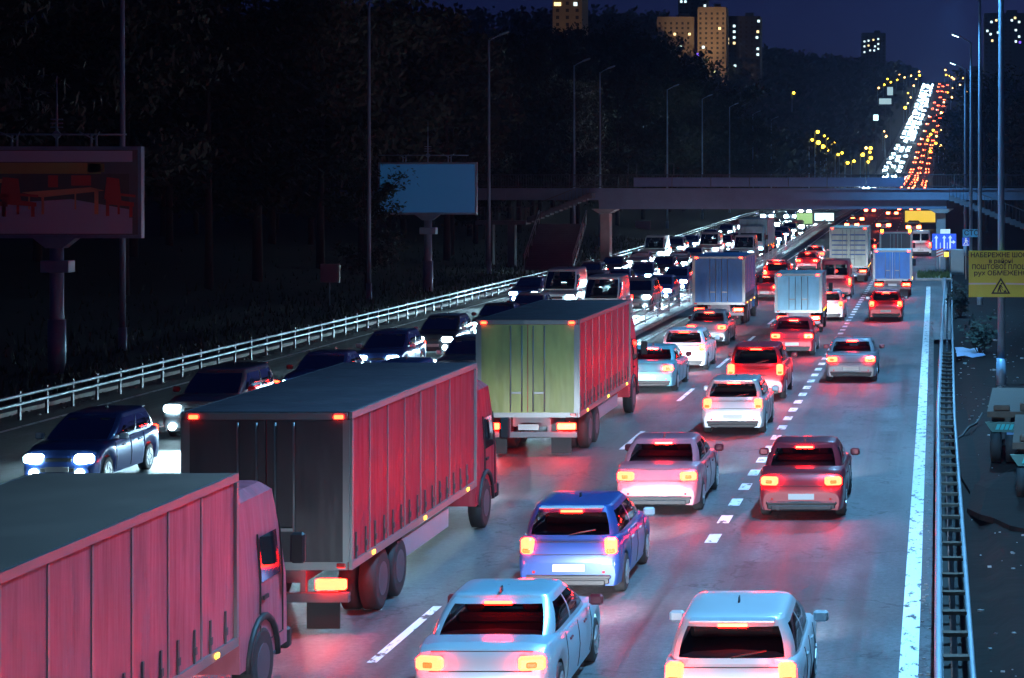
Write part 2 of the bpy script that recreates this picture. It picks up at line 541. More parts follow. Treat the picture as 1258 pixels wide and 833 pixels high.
# ================================================================== street lamps
def lamp_post(x, d, z, label, group, arm_dir, lit, H=17.0, r=.125):
    o = empty('street_lamp', (x, d, z)); tag(o, label, 'street lamp', group)
    part(('lpole', r, H), 'pole', lambda b: (b.tube([(0,0,-.3),(0,0,5),(0,0,H-.4),(0,0,H)], [r, r*.92, r*.6, r*.55], 12), b.tube([(0,0,-.3),(0,0,.9)], r*1.35, 12)), POLE, o)
    a = arm_dir
    part(('larm', a, H), 'arm', lambda b: b.tube([(0,0,H-.1),(a*.25,0,H+.1),(a*.9,0,H+.42)], .04, 8), POLE, o)
    hd = part(('lhead', a, H), 'lamp_head', lambda b: b.box((a*1.1,0,H+.5), (.75,.30,.13), rot=Matrix.Rotation(-a*.35, 3, 'Y'), bev=.05), POLE, o)
    lens = part(('llens', a, H, lit), 'lens', lambda b: b.box((a*1.13,0,H+.425), (.5,.22,.03), rot=Matrix.Rotation(-a*.35, 3, 'Y')),
                mat('street_lens_lit', (.7,.8,.9), .3, emit=(.55,.8,1.0), es=6) if lit else mat('street_lens_off', (.3,.34,.38), .25), hd)
    if lit:
        ld = bpy.data.lights.new('street_light', 'SPOT'); ld.energy = STREET_W * (.45 if d > 140 else .7 if d > 100 else 1); ld.color = (.18, .56, 1.0)
        ld.spot_size = R(146); ld.spot_blend = .7; ld.shadow_soft_size = .25
        lo = bpy.data.objects.new('street_light', ld); col.objects.link(lo); lo.parent = o
        lo.location = (a*1.3, 0, H + .3); lo.rotation_euler = (0, R(-10 * a), 0); lo.scale = (.36, 1, 1)
    return o
GL = 'unlit lamp posts behind the left guard rail'
nth = ['nearest', 'second', 'third', 'fourth', 'fifth', 'sixth', 'seventh', 'eighth', 'ninth', 'tenth']
what = ['tall unlit lamp post beside the furniture billboard', 'tall unlit lamp post left of the blue billboard', 'tall unlit lamp post right of the blue billboard',
        'unlit lamp post rising behind the bridge stairs', 'unlit lamp post close behind the bridge stairs pole, fifth in the row', 'unlit lamp post behind the footbridge, sixth in the left row',
        'unlit lamp post behind the footbridge, seventh in the left row', 'thin far unlit lamp post, eighth in the left row', 'thin far unlit lamp post, ninth in the left row', 'farthest thin unlit lamp post of the left row']
for i, d in enumerate([84, 121, 154, 191, 206, 259, 299, 340, 385, 430]):
    x = -32.0
    lamp_post(x, d, gz(x, d), what[i], GL, 1, False)
GR = 'lamp posts on the right verge'
for d, x, lab in [(-4, 2.4, 'added unseen lit lamp post continuing the right row beside the viewpoint'), (34, 2.4, 'added unseen lit lamp post continuing the right row, out of view at the lower right'), (71.6, 2.45, 'tall blue lit lamp post carrying the yellow roadworks board'), (118, 2.85, 'tall blue lamp post just behind the yellow board, second on the right'),  # first two posts are unseen, added to light the near lanes
                  (153, 3.05, 'lamp post with its lit lamp head showing, third on the right verge'), (192, 3.3, 'far lamp post with lit head, fourth on the right verge')]:
    lamp_post(x, d, gz(x, d), lab, GR, -1, True)

# ================================================================== billboards
def billboard(x, d, label, face_mat, pic=None):
    z0 = gz(x, d)
    o = empty('billboard', (x, d, z0)); tag(o, label, 'billboard', 'billboards on the left verge')
    zb, zt = 4.85 - z0, 8.1 - z0
    w = 6.1
    mb = MB(); mb.tube([(0,0,-.4),(0,0,zb)], .24, 14); mb.tube([(0,0,-.4),(0,0,1.9)], .31, 14)
    mb.prism([(-.75,zb),(.75,zb),(.3,zb-.35),(-.3,zb-.35)], -.25, .25)
    mb.build('pole', POLE, o)
    mb = MB(); mb.box((.05,-.05,zb-1.0), (1.0,.6,.42), bev=.02); mb.build('control_box', POLE, o)
    mb = MB()
    mb.box((0,0,zt-.06), (w,.3,.12)); mb.box((0,0,zb+.06), (w,.3,.12))
    for s in (-1, 1): mb.box((s*(w/2-.06),0,(zb+zt)/2), (.12,.3,zt-zb-.25))
    fr = mb.build('frame', POLE, o)
    mb = MB(); mb.box((0,-.12,(zb+zt)/2), (w-.26,.1,zt-zb-.26)); pn = mb.build('panel', face_mat, o)
    mb = MB()
    mb.tube([(-w/2,-.2,zt+.42),(w/2-.5,-.2,zt+.42)], .035, 6)
    for s in (-1.5, 1.3):
        mb.tube([(s,-.2,zt),(s,-.2,zt+.42)], .04, 6); mb.tube([(s+.18,-.2,zt),(s+.18,-.2,zt+.42)], .04, 6)
        mb.tube([(s+.1,-.2,zt+.25),(s-.25,-.6,zt+.5)], .02, 5); mb.tube([(s+.1,-.2,zt+.25),(s+.45,-.6,zt+.5)], .02, 5)
    mb.build('top_rail', POLE, o)
    mb = MB(); mb.tube([(0,0,zt),(0,0,zt+2.5)], [.05,.015], 6)
    mb.box((0,0,zt+.42), (.25,.08,.25), rot=Matrix.Rotation(R(45),3,'Y'))
    for k in range(3): mb.box((0,0,zt+.68+.14*k), (.42,.06,.04))
    mb.build('antenna', POLE, o)
    if pic: pic(o, zb + .13, zt - .13, w - .26)
    return o
def patio(o, z0, z1, w):
    """the printed picture: wooden garden table and chairs, flat on the sheet"""
    y = -.176
    wood = mat('print_red_wood', (.55,.12,.09), .6); wood2 = mat('print_tan_wood', (.75,.42,.24), .6)
    ol = mat('print_olive', (.42,.38,.13), .6); dk = mat('print_dark_green', (.10,.13,.12), .6); wh = mat('print_pale', (.55,.62,.80), .6)
    H = z1 - z0
    def q(name, polys, m, k):
        mb = MB()
        for p in polys:
            mb.prism([(a*w - w/2, z0 + b*H) for a, b in p], y - .003*k, y - .003*k + .002)
        mb.build(name, m, o)
    r = lambda a, b, c, d: [(a,b),(c,b),(c,d),(a,d)]
    q('print_border', [r(.005,.01,.97,.2), r(.005,.86,.97,.99)], wh, 1)
    q('print_awning', [r(.005,.72,.78,.85), r(.70,.74,.80,.84)], ol, 1)
    q('print_garden', [r(.005,.2,.95,.72)], dk, 1)
    q('print_ground', [[(.005,.2),(.95,.2),(.95,.30),(.6,.42),(.1,.36),(.005,.33)]], wh, 2)
    q('print_table', [[(.30,.50),(.72,.56),(.80,.52),(.42,.44)], r(.42,.24,.435,.46), r(.74,.24,.765,.53), r(.34,.3,.35,.5), r(.62,.3,.63,.5), [(.06,.60),(.26,.62),(.26,.66),(.06,.66)]], wood2, 3)
    ch = []
    for a, s in ((.015,1),(.17,1.1),(.80,.9)):
        ch += [[(a,.42),(a+.115*s,.40),(a+.10*s,.66),(a+.015,.68)], [(a+.01,.36),(a+.2*s,.33),(a+.2*s,.38),(a+.01,.43)], r(a+.01,.22,a+.03,.4), r(a+.17*s,.21,a+.19*s,.36), r(a+.09*s,.24,a+.105*s,.36), [(a+.1*s,.46),(a+.21*s,.44),(a+.21*s,.47),(a+.1*s,.49)]]
    ch += [r(.46,.56,.52,.70), r(.60,.58,.72,.70)]
    for k in range(3): q('print_chair', ch[k*6:k*6+6], wood, 4)
    for p_ in ch[18:]: q('print_bench', [p_], wood, 4)
billboard(-30.9, 75, 'billboard with a faded picture of red wooden garden table and chairs', mat('billboard_sheet', (.14,.17,.2), .6, noise=(1,.2)), patio)
billboard(-31.0, 131, 'billboard with an empty bright blue panel', mat('blue_panel', (.06,.20,.45), .55, emit=(.012,.085,.22), es=.28))

# roadside signs on the left verge
def sign_left(x, d, w, h, zc, legs, label):
    z0 = gz(x, d); o = empty('road_sign', (x, d, z0)); tag(o, label, 'road sign', 'grey signs on the left verge')
    zc -= z0
    mb = MB(); mb.box((0,0,zc), (w,.06,h)); mb.box((0,.05,zc), (w*.9,.04,.06)); mb.build('sign_panel', mat('sign_grey', (.3,.36,.42), .5, .2, noise=(2,.15)), o)
    mb = MB(); mb.box((w/2+.06,0,zc), (.12,.12,h)); mb.build('side_strip', PLATE, o)
    mb = MB()
    for s in legs: mb.tube([(s,.09,-.3),(s,.09,zc+h/2)], .035, 8)
    mb.build('post', POLE, o)
sign_left(-32.3, 114, .92, 1.0, 1.95, (0,), 'small square grey sign on a thin post between billboards')
sign_left(-33.8, 250, 1.7, 1.15, 1.75, (-.6, .6), 'grey rectangular sign on two legs seen under the bridge')

# ================================================================== yellow roadworks board
def text_mesh(body, size, name, parent, loc, m, align='CENTER', sx=1.0):
    cu = bpy.data.curves.new(name, 'FONT'); cu.body = body; cu.size = size; cu.align_x = align; cu.align_y = 'CENTER'
    cu.extrude = .002; cu.offset = size * .018; cu.resolution_u = 2
    t = bpy.data.objects.new(name, cu); col.objects.link(t)
    bpy.context.view_layer.update()
    me = bpy.data.meshes.new_from_object(t.evaluated_get(bpy.context.evaluated_depsgraph_get()))
    bpy.data.objects.remove(t)
    me.materials.clear(); me.materials.append(m)
    o = link(name, me, parent)
    o.location = loc; o.rotation_euler = (R(90), 0, 0); o.scale = (sx, 1, 1)
    return o
BD = 71.3
bz0, bz1 = CAM_H - (365-225)*BD/2600, CAM_H - (308-225)*BD/2600
bx = (1229.5-1141)*BD/2600
yb = empty('roadworks_board', (bx, BD, bz0)); tag(yb, 'yellow-green roadworks board with Cyrillic text fixed to the right lamp post', 'sign')
YEL = mat('sign_yellow', (.72, .80, .10), .5, noise=(2,.12)); BLK = mat('sign_black', (.02,.02,.02), .5)
WHT = mat('sign_white', (.8,.8,.8), .5); BLUE = mat('sign_blue', (.02,.08,.5), .4)
bh = bz1 - bz0; bw = 2.16
mb = MB(); mb.box((0,0,bh/2), (bw,.04,bh)); mb.build('sign_panel', YEL, yb)
for body, py, wid, sz in [('НАБЕРЕЖНЕ ШОСЕ', 313.6, 2.02, .215), ('в районі', 321.0, .80, .20), ('ПОШТОВОЇ ПЛОЩІ', 328.2, 1.94, .215), ('рух ОБМЕЖЕНО', 335.8, 1.80, .215)]:
    t = text_mesh(body, sz, 'lettering', yb, (0, -.024, CAM_H - (py-225)*BD/2600 - bz0), BLK)
    xs_ = [v.co.x for v in t.data.vertices]; cur = max(xs_) - min(xs_)
    t.scale = (wid / cur, 1, 1)
mb = MB(); zt_ = CAM_H - (348.5-225)*BD/2600 - bz0
mb.box((-.62,-.023,zt_), (.92,.006,.055)); mb.box((.62,-.023,zt_-.01), (.92,.006,.055), rot=Matrix.Rotation(R(1.5),3,'Y')); mb.build('tape_strip', WHT, yb)
mb = MB()
zc = CAM_H - (361.0-225)*BD/2600 - bz0; hh = .55; hw = .325
out = [(-hw, zc), (hw, zc), (0, zc+hh)]; inn = [(-hw+.085, zc+.05), (hw-.085, zc+.05), (0, zc+hh-.10)]
for i in range(3):
    j = (i+1) % 3
    mb.prism([out[i], out[j], inn[j], inn[i]], -.032, -.022)
# digging man and heap
def lim(a, b, r): mb.prism([(a[0]-r, a[1]+zc), (a[0]+r, a[1]+zc), (b[0]+r, b[1]+zc), (b[0]-r, b[1]+zc)], -.031, -.022)
lim((-.10,.06),(-.06,.2),.022); lim((.0,.06),(-.04,.2),.022); lim((-.05,.19),(-.01,.31),.032); lim((-.0,.3),(.05,.2),.016); lim((-.05,.28),(.10,.08),.010)
mb.prism([(.02+.032*math.cos(k*.785), zc+.345+.032*math.sin(k*.785)) for k in range(8)], -.031, -.022)
mb.prism([(.09,zc+.055),(.20,zc+.055),(.15,zc+.15)], -.031, -.022)
mb.build('warning_triangle', BLK, yb)

# small signs at the bridge's right pier
def S2(px, py, d): return S(px, py, d)
d = 160.5; c = S(1160, 298, d)
o = empty('lane_sign', (c.x, d, zr(d))); tag(o, 'blue lane-direction sign with white arrows at the right bridge pier', 'sign')
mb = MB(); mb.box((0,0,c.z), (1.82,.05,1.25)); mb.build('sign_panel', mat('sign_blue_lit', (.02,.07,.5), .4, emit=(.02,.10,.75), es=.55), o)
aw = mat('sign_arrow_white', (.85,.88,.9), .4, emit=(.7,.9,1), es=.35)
mb = MB()
def arrow(x, z0, z1, w=.055):
    mb.prism([(x-w,z0),(x+w,z0),(x+w,z1-.2),(x-w,z1-.2)], -.04, -.026); mb.prism([(x-.15,z1-.22),(x+.15,z1-.22),(x,z1)], -.04, -.026)
arrow(-.6, c.z-.5, c.z+.5); arrow(0, c.z-.5, c.z+.5); arrow(.45, c.z-.5, c.z+.5)
mb.prism([(.52,c.z-.06),(.66,c.z-.06),(.66,c.z+.03),(.52,c.z+.03)], -.04, -.026); mb.prism([(.66,c.z-.16),(.66,c.z+.14),(.86,c.z-.01)], -.04, -.026)
for x in (-.3, .23): mb.prism([(x-.02,c.z-.5),(x+.02,c.z-.5),(x+.02,c.z-.05),(x-.02,c.z-.05)], -.04, -.026)
mb.build('arrow', aw, o)
mb = MB(); mb.box((.08,-.01,c.z+.8), (.75,.04,.33)); mb.build('top_plate', aw, o)
mb = MB(); mb.tube([(-.4,.06,0),(-.4,.06,c.z+.6)], .04, 8); mb.tube([(.4,.06,0),(.4,.06,c.z+.6)], .04, 8); mb.build('post', POLE, o)
c = S(1154.5, 311.5, d); mb = MB()
o = empty('hazard_plate', (c.x, d-.4, zr(d))); tag(o, 'red and white striped hazard plate under the blue lane sign', 'sign')
mb = MB(); mb.box((0,0,c.z), (.5,.03,.55)); mb.tube([(0,.04,0),(0,.04,c.z)], .035, 6); mb.build('sign_panel', WHT, o)
mb = MB()
for k in range(-1, 2): mb.prism([(-.25,c.z-.1+k*.22),(.25,c.z+.1+k*.22),(.25,c.z+.19+k*.22),(-.25,c.z-.01+k*.22)], -.025, -.017)
mb.build('stripe', mat('sign_red', (.5,.03,.03), .5), o)
c = S(1162.5, 313, d)
o = empty('warning_lamp', (c.x, d-.5, zr(d))); tag(o, 'amber warning lamp glowing beside the striped hazard plate', 'lamp')
mb = MB(); mb.tube([(0,0,c.z-.17),(0,0,c.z+.17)], .17, 12); mb.build('lens', mat('warning_amber', (.6,.4,.05), .4, emit=(1.,.62,.05), es=2.2), o)
mb = MB(); mb.tube([(0,0,0),(0,0,c.z-.17)], .05, 8); mb.build('post', STEEL_D, o)
d = 150.0; c = S(1193.5, 286.5, d)
o = empty('workshop_sign', (c.x, d, gz(c.x, d))); z0 = gz(c.x, d); tag(o, 'pale blue sign with dark letters on the right verge, above a small pedestrian sign', 'sign')
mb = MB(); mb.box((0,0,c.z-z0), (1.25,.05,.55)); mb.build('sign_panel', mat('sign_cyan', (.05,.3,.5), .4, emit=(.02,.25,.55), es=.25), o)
text_mesh('СТО', .5, 'lettering', o, (0,-.03,c.z-z0), BLK)
mb = MB(); mb.tube([(-.4,.06,-.2),(-.4,.06,c.z-z0+.25)], .04, 8); mb.build('post', POLE, o)
c = S(1186.5, 297, d-.6)
o = empty('underpass_sign', (c.x, d-.6, z0)); tag(o, 'small blue square sign with a white walking figure on stairs', 'sign')
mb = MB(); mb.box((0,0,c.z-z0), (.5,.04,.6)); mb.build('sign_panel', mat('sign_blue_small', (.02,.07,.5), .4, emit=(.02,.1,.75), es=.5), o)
mb = MB(); q = c.z - z0
for p in ([(-.05,q+.18),(.05,q+.18),(.05,q+.26),(-.05,q+.26)], [(-.06,q-.02),(.06,q+.02),(.05,q+.17),(-.06,q+.15)], [(-.06,q-.02),(.02,q-.02),(-.12,q-.2),(-.17,q-.18)], [(.0,q),(.06,q),(.14,q-.12),(.08,q-.14)], [(.05,q+.14),(.17,q+.05),(.16,q+.0),(.05,q+.08)], [(-.2,q-.26),(.2,q-.26),(.2,q-.2),(-.2,q-.22)]):
    mb.prism(p, -.035, -.021)
mb.build('pictogram', aw, o)
mb = MB(); mb.tube([(0,.05,-.2),(0,.05,q+.3)], .035, 8); mb.build('post', PLATE, o)
c = S(1176, 337, 157); mb = MB(); mb.box((c.x, 157, .95), (1.0, .8, 1.9), bev=.03); mb.box((c.x, 156.58, 1.0), (.86, .05, 1.6))
tag(mb.build('utility_cabinet', mat('cabinet_grey', (.3,.36,.38), .6, .1, noise=(2,.15))), 'grey metal utility cabinet standing right of the bridge pier', 'cabinet')
# grassy island in front of the pier
mb = MB(); mb.box((.35, 152, .05), (2.6, 9, .2), bev=.05)
tag(mb.build('traffic_island', KERB), kind='structure')
mb = MB()
for i in range(900):
    x, y = random.uniform(-.8, 1.5), random.uniform(147.8, 156.2); h = random.uniform(.12, .4); a = random.uniform(0, 6.28)
    mb.add([(x-.03*math.cos(a),y-.03*math.sin(a),.15),(x+.03*math.cos(a),y+.03*math.sin(a),.15),(x+random.uniform(-.1,.1),y+random.uniform(-.1,.1),.15+h)], [(0,1,2)])
tag(mb.build('grass', mat('grass_blade', (.07,.12,.03), .7)), 'green grass growing on the small island by the pier', 'grass', kind='stuff')

# ================================================================== trees
BARK = mat('bark', (.035,.033,.034), .9, noise=(3,.4), bump=.5)
LEAF = []
for i, c in enumerate([(.028,.046,.030), (.034,.050,.034), (.024,.042,.030), (.036,.044,.030)]):
    LEAF.append(mat('foliage_%s' % 'abcd'[i], c, .75, noise=(.6,.45)))
def tree_meshes(seed, H, CR, base, nleaf, ls, m):
    rnd = random.Random(seed)
    tb = MB(); cb = MB()
    lean = Vector((rnd.uniform(-.6,.6), rnd.uniform(-.6,.6), 0))
    P = lambda t: Vector((0,0,-.5)) + Vector((lean.x*t*t, lean.y*t*t, (H*.9+.5)*t))
    tb.tube([P(i/8) for i in range(9)], [.26*(1-.85*i/8)+.02 for i in range(9)], 8)
    tips = []
    for i in range(24):
        t = rnd.uniform(base, .95); p = P(t); a = rnd.uniform(0, 6.28)
        l = CR * (1.05 - .75*abs(t-.5)) * rnd.uniform(.5, 1.05)
        e = p + Vector((math.cos(a)*l, math.sin(a)*l, l*rnd.uniform(.1,.7)))
        mid = p.lerp(e, .5) + Vector((0,0,-.1*l))
        tb.tube([p, mid, e], [.09*(1-t)+.035,.05,.015], 5, cap=False)
        tips.append((e, rnd.uniform(.7,1.5))); tips.append((p.lerp(e,.65), rnd.uniform(.6,1.2)))
    tips.append((P(1)+Vector((0,0,.3)), 1.2))
    for i in range(nleaf):
        c, r = rnd.choice(tips)
        dvec = Vector((rnd.gauss(0,1), rnd.gauss(0,1), rnd.gauss(0,.75)))
        p = c + dvec * r * .62
        a = Vector((rnd.gauss(0,1), rnd.gauss(0,1), rnd.gauss(0,1))).normalized(); b = a.orthogonal().normalized()
        s = ls * rnd.uniform(.6,1.4)
        cb.add([p - a*s, p + b*s*.5, p + a*s, p - b*s*.5], [(0,1,2,3)])
    return tb.mesh('trunk', BARK), cb.mesh('crown', m)
TREES = [tree_meshes(11, 17, 4.2, .25, 6500, .24, LEAF[0]), tree_meshes(23, 20, 4.8, .3, 7500, .26, LEAF[1]), tree_meshes(37, 15, 4.5, .2, 6000, .24, LEAF[2]), tree_meshes(51, 18, 3.8, .35, 5500, .25, LEAF[3])]
def tree(x, d, k, sc, label, group):
    o = empty('tree', (x, d, gz(x, d) - .1), random.uniform(0, 6.28)); o.scale = (sc, sc, sc * random.uniform(.9, 1.12))
    tag(o, label, 'tree', group)
    link('trunk', TREES[k][0], o); link('crown', TREES[k][1], o)
    return o
n = 0
tl = []
for d0 in np.arange(66, 360, 11.5):
    for x0 in (-39, -46, -54, -64):
        x = x0 + random.uniform(-2.6, 2.6); d = d0 + random.uniform(-4, 4)
        px = 1141 + 2600*x/d
        if px < -260 or (x0 < -60 and d < 200) or (x0 < -50 and d < 105): continue
        tl.append((x, d))
for x, d in tl:
    tree(x, d, random.randrange(4), random.uniform(.85, 1.15), 'dark leafy tree in the black wood beyond the left guard rail', 'trees of the left roadside wood')
for px, py in [(640,-8),(662,4),(684,14),(706,24),(728,22),(750,26),(772,32),(792,46),(812,58),(832,70),(850,84),(868,92),(886,104),(902,116),(918,128),(932,138),(700,34),(745,40),(806,72)]:
    d = 385 + random.uniform(-18, 18); x = (px-1141)*d/2600; zt_ = CAM_H - (py-225)*d/2600; k = random.randrange(4)
    H_ = (17, 20, 15, 18)[k] * 1.02
    tree(x, d, k, min(1.7, max(.5, (zt_ - gz(x, d)) / H_)), 'tall dark tree on the wooded skyline below the towers', 'trees of the wooded skyline')
tree(-33.6, 126.5, 2, .52, 'small bushy tree covering the left edge of the blue billboard', None)
for i in range(26):
    d = 205 + i * 15 + random.uniform(-4, 4); x = random.choice((7.5, 12, 17)) + random.uniform(-1.5, 1.5) + max(0, (d-400)*.02)
    tree(x, d, random.randrange(4), random.uniform(.8, 1.12), 'dark leafy tree on the right verge beyond the footbridge', 'trees of the right verge')
for x, d in ((13, 118), (16, 128), (9.5, 176), (12.5, 181), (15, 150)):
    tree(x, d, random.randrange(4), random.uniform(.8, 1.0), 'dark tree at the right frame edge behind the yellow board', 'trees behind the yellow board')
mb = MB(); rnd = random.Random(31)
for i in range(9000):
    d = 36 + 190 * rnd.random()**1.4; x = -27.6 - abs(rnd.gauss(0, 1)) * 5.5; h = rnd.uniform(.10, .45) * (1.8 if rnd.random() < .1 and x < -30 else 1); a = rnd.uniform(0, 6.28); z = gz(x, d)
    mb.add([(x-.05*math.cos(a),d-.05*math.sin(a),z),(x+.05*math.cos(a),d+.05*math.sin(a),z),(x+rnd.uniform(-.15,.15),d+rnd.uniform(-.15,.15),z+h)], [(0,1,2)])
tag(mb.build('undergrowth', mat('weeds', (.035,.045,.02), .8)), 'rough grass and weeds on the verge behind the left guard rail', 'grass', kind='stuff')
# far wood: a mass of crowns on the far hillsides
mb = MB(); rnd = random.Random(5)
for i in range(6500):
    d = rnd.uniform(380, 2300) if i % 3 else rnd.uniform(380, 900)
    side = rnd.random()
    x = (-36 - abs(rnd.gauss(0, 1)) * (60 + d*.09)) if side < .8 else (8 + d*.006 + abs(rnd.gauss(0, 1)) * (20 + d*.04))
    x += xr(d)
    z = gz(x, d); h = rnd.uniform(10, 17)
    for k in range(13):
        p = Vector((x + rnd.gauss(0,2.2), d + rnd.gauss(0,2), z + h*rnd.uniform(.25,1.0)))
        a = Vector((rnd.gauss(0,1), rnd.gauss(0,1), rnd.gauss(0,1))).normalized(); b = a.orthogonal().normalized(); s = rnd.uniform(.35,.9) * (.7 + d/700)
        mb.add([p - a*s, p + b*s*.7, p + a*s, p - b*s*.7], [(0,1,2,3)])
tag(mb.build('forest', LEAF[0]), 'far dark wood covering the hillsides on both sides of the climbing road', 'forest', kind='stuff')
# leafy shrub beside the right guard rail
def shrub(px, py, d, n, hgt, label):
    c = S(px, py, d); mb = MB(); st = MB(); rnd = random.Random(int(px))
    o = empty('shrub', (c.x, d, gz(c.x, d))); tag(o, label, 'shrub', None)
    for i in range(n):
        a = rnd.uniform(0, 6.28); e = Vector((math.cos(a)*rnd.uniform(.1,.9), math.sin(a)*.6, hgt*rnd.uniform(.4,1)))
        st.tube([(0,0,-.1), e*.5+Vector((0,0,.1)), e], [.02,.014,.006], 4, cap=False)
        for k in range(14):
            p = e*rnd.uniform(.35,1.05) + Vector((rnd.gauss(0,.12), rnd.gauss(0,.12), rnd.gauss(0,.1)))
            a2 = Vector((rnd.gauss(0,1), rnd.gauss(0,1), rnd.gauss(0,.5))).normalized(); b2 = a2.orthogonal(); s = rnd.uniform(.08,.2)
            mb.add([p - a2*s, p + b2*s*.3, p + a2*s, p - b2*s*.3], [(0,1,2,3)])
    st.build('stem', BARK, o); mb.build('foliage', LEAF[2], o)
shrub(1180, 385, 108, 26, 1.9, 'straggly dark shrub behind the right guard rail, left of the yellow board')
shrub(1204, 432, 84, 22, 1.5, 'low spiky shrub at the foot of the second right lamp post')

# ================================================================== right verge clutter
mb = MB(); rnd = random.Random(9)
for i in range(520):
    d = 24 + 90 * rnd.random()**1.6; x = xr(d) + rnd.uniform(.75, 5.2); s = rnd.uniform(.012, .06) * (2.2 if rnd.random() < .06 else 1)
    z = gz(x, d); a = rnd.uniform(0, 3.1)
    mb.box((x, d, z + s*.25), (s*rnd.uniform(.7,2), s*rnd.uniform(.7,1.6), s*.6), rot=a)
tag(mb.build('litter', mat('pale_scraps', (.22,.24,.25), .6, noise=(9,.4))), 'pale stones and scraps scattered over the dirt verge', 'litter', kind='stuff')
mb = MB()
for i in range(300):
    d = rnd.uniform(18, 120); x = rnd.uniform(-.12, .02); s = rnd.uniform(.01, .035)
    mb.box((x + xr(d), d, .012), (s*1.5, s*1.5, s*.6), rot=rnd.uniform(0,3))
for i in range(500):
    d = rnd.uniform(36, 146); x = rnd.uniform(-26.9, -25.9); s = rnd.uniform(.015, .07)
    mb.box((x, d, .015), (s*1.8, s*1.8, s*.6), rot=rnd.uniform(0,3))
tag(mb.build('gravel', mat('grit', (.22,.22,.22), .9)), 'grit gathered along the road edges', 'gravel', kind='stuff')
# broken edge of the old tarmac layer on the verge
edge = [S(1165,540,1)]
def onground(px, py):
    d = CAM_H * 2600 / (py - 225); return ((px-1141)*d/2600, d)
pe = [(1163,520),(1168,545),(1178,562),(1181,580),(1192,598),(1188,618),(1204,636),(1222,642),(1240,652),(1258,656),(1300,668)]
pw = [onground(*p) for p in pe]
mb = MB(); top = []
for x, d in pw: top.append((x, d, gz(x, d) + .09))
rows = [[(x, d, z - .12) for x, d, z in top], top, [(x + .25, d + 3.5, z + .02) for x, d, z in top], [(x + 1.2, d + 9, z - .14) for x, d, z in top]]
mb.grid(rows, smooth=False); tag(mb.build('broken_tarmac_layer', DIRT), kind='structure')
hp = [onground(*p) for p in ((1153,522),(1160,524),(1166,531),(1172,537),(1176,535),(1182,532),(1190,528),(1200,524),(1207,521))]
mb = MB(); mb.tube([(x, d, gz(x, d) + .09 + (.22 if i in (0, 8) else .02*(i % 3))) for i, (x, d) in enumerate(hp)], .035, 6)
tag(mb.build('hose', RUBBER), 'black hose lying across the dirt from the guard rail to the trailer', 'hose')
c = onground(1188, 440); mb = MB(); mb.grid([[(c[0]+a*.28-.4+.05*math.sin(b*3+a), c[1]+b*1.1, gz(c[0],c[1])+.05+.05*math.sin(a*2.1+b*1.7)) for a in range(5)] for b in range(5)])
tag(mb.build('plastic_sheet', mat('blue_plastic', (.30,.40,.62), .35)), 'crumpled pale blue plastic sheet lying on the verge', 'sheet')

# two parked low-loader trailers on the verge
TEAL = mat('teal_reflector', (.10,.50,.46), .4); DECKM = mat('trailer_green', (.14,.19,.15), .7, .1, noise=(4,.4))
def trailer(x, d, L, label):
    z = gz(x, d); o = empty('flatbed_trailer', (x, d, z), R(-3)); tag(o, label, 'trailer', 'flatbed trailers parked on the verge')
    mb = MB()
    mb.box((1.25, L/2, 1.20), (2.5, L, .14)); mb.box((.5, L/2, 1.0), (.14, L, .26)); mb.box((2.0, L/2, 1.0), (.14, L, .26))
    for k in range(5): mb.box((1.25, .4 + k*L/5, 1.02), (2.3, .12, .16))
    mb.box((1.25, .3, 1.36), (.9, .5, .2), bev=.03); mb.box((.35, .35, 1.34), (.4, .4, .14), bev=.03)
    mb.build('bed', RUST, o)
    mb = MB(); mb.prism([(-.05,1.02),(2.55,1.02),(2.42,.78),(.12,.78)], -.06, .04); mb.build('rear_beam', DECKM, o)
    mb = MB()
    for x0 in (.2, 1.5):
        for k in range(7): mb.prism([(x0+k*.11,.84),(x0+.08+k*.11,.84),(x0+.13+k*.11,.97),(x0+.05+k*.11,.97)], -.075, -.062)
    mb.build('reflector', TEAL, o)
    mb = MB(); mb.box((.75,-.03,.68), (.55,.03,.2)); mb.build('number_plate', mat('plate_blue', (.25,.32,.5), .5), o)
    for x0 in (.05, .42, 1.75, 2.12):
        w = part('twheel', 'wheel', lambda b: b.tube([(-.13,0,0),(-.11,0,0),(.11,0,0),(.13,0,0)], [.40,.47,.47,.40], 24), RUBBER, o)
        w.location = (x0 + .16, .35, .47)
        part('trim', 'rim', lambda b: b.tube([(-.14,0,0),(.14,0,0)], .24, 16), STEEL_D, w)
    mb = MB(); mb.tube([(.1,.35,.47),(2.4,.35,.47)], .07, 8); mb.build('axle', STEEL_D, o)
    return o
trailer(1.42, 51.5, 6, 'rusty flatbed trailer with teal reflectors, the farther of two on the verge')
trailer(1.78, 45.0, 5.5, 'rusty flatbed trailer nearest the camera on the dirt verge, cut by the frame edge')

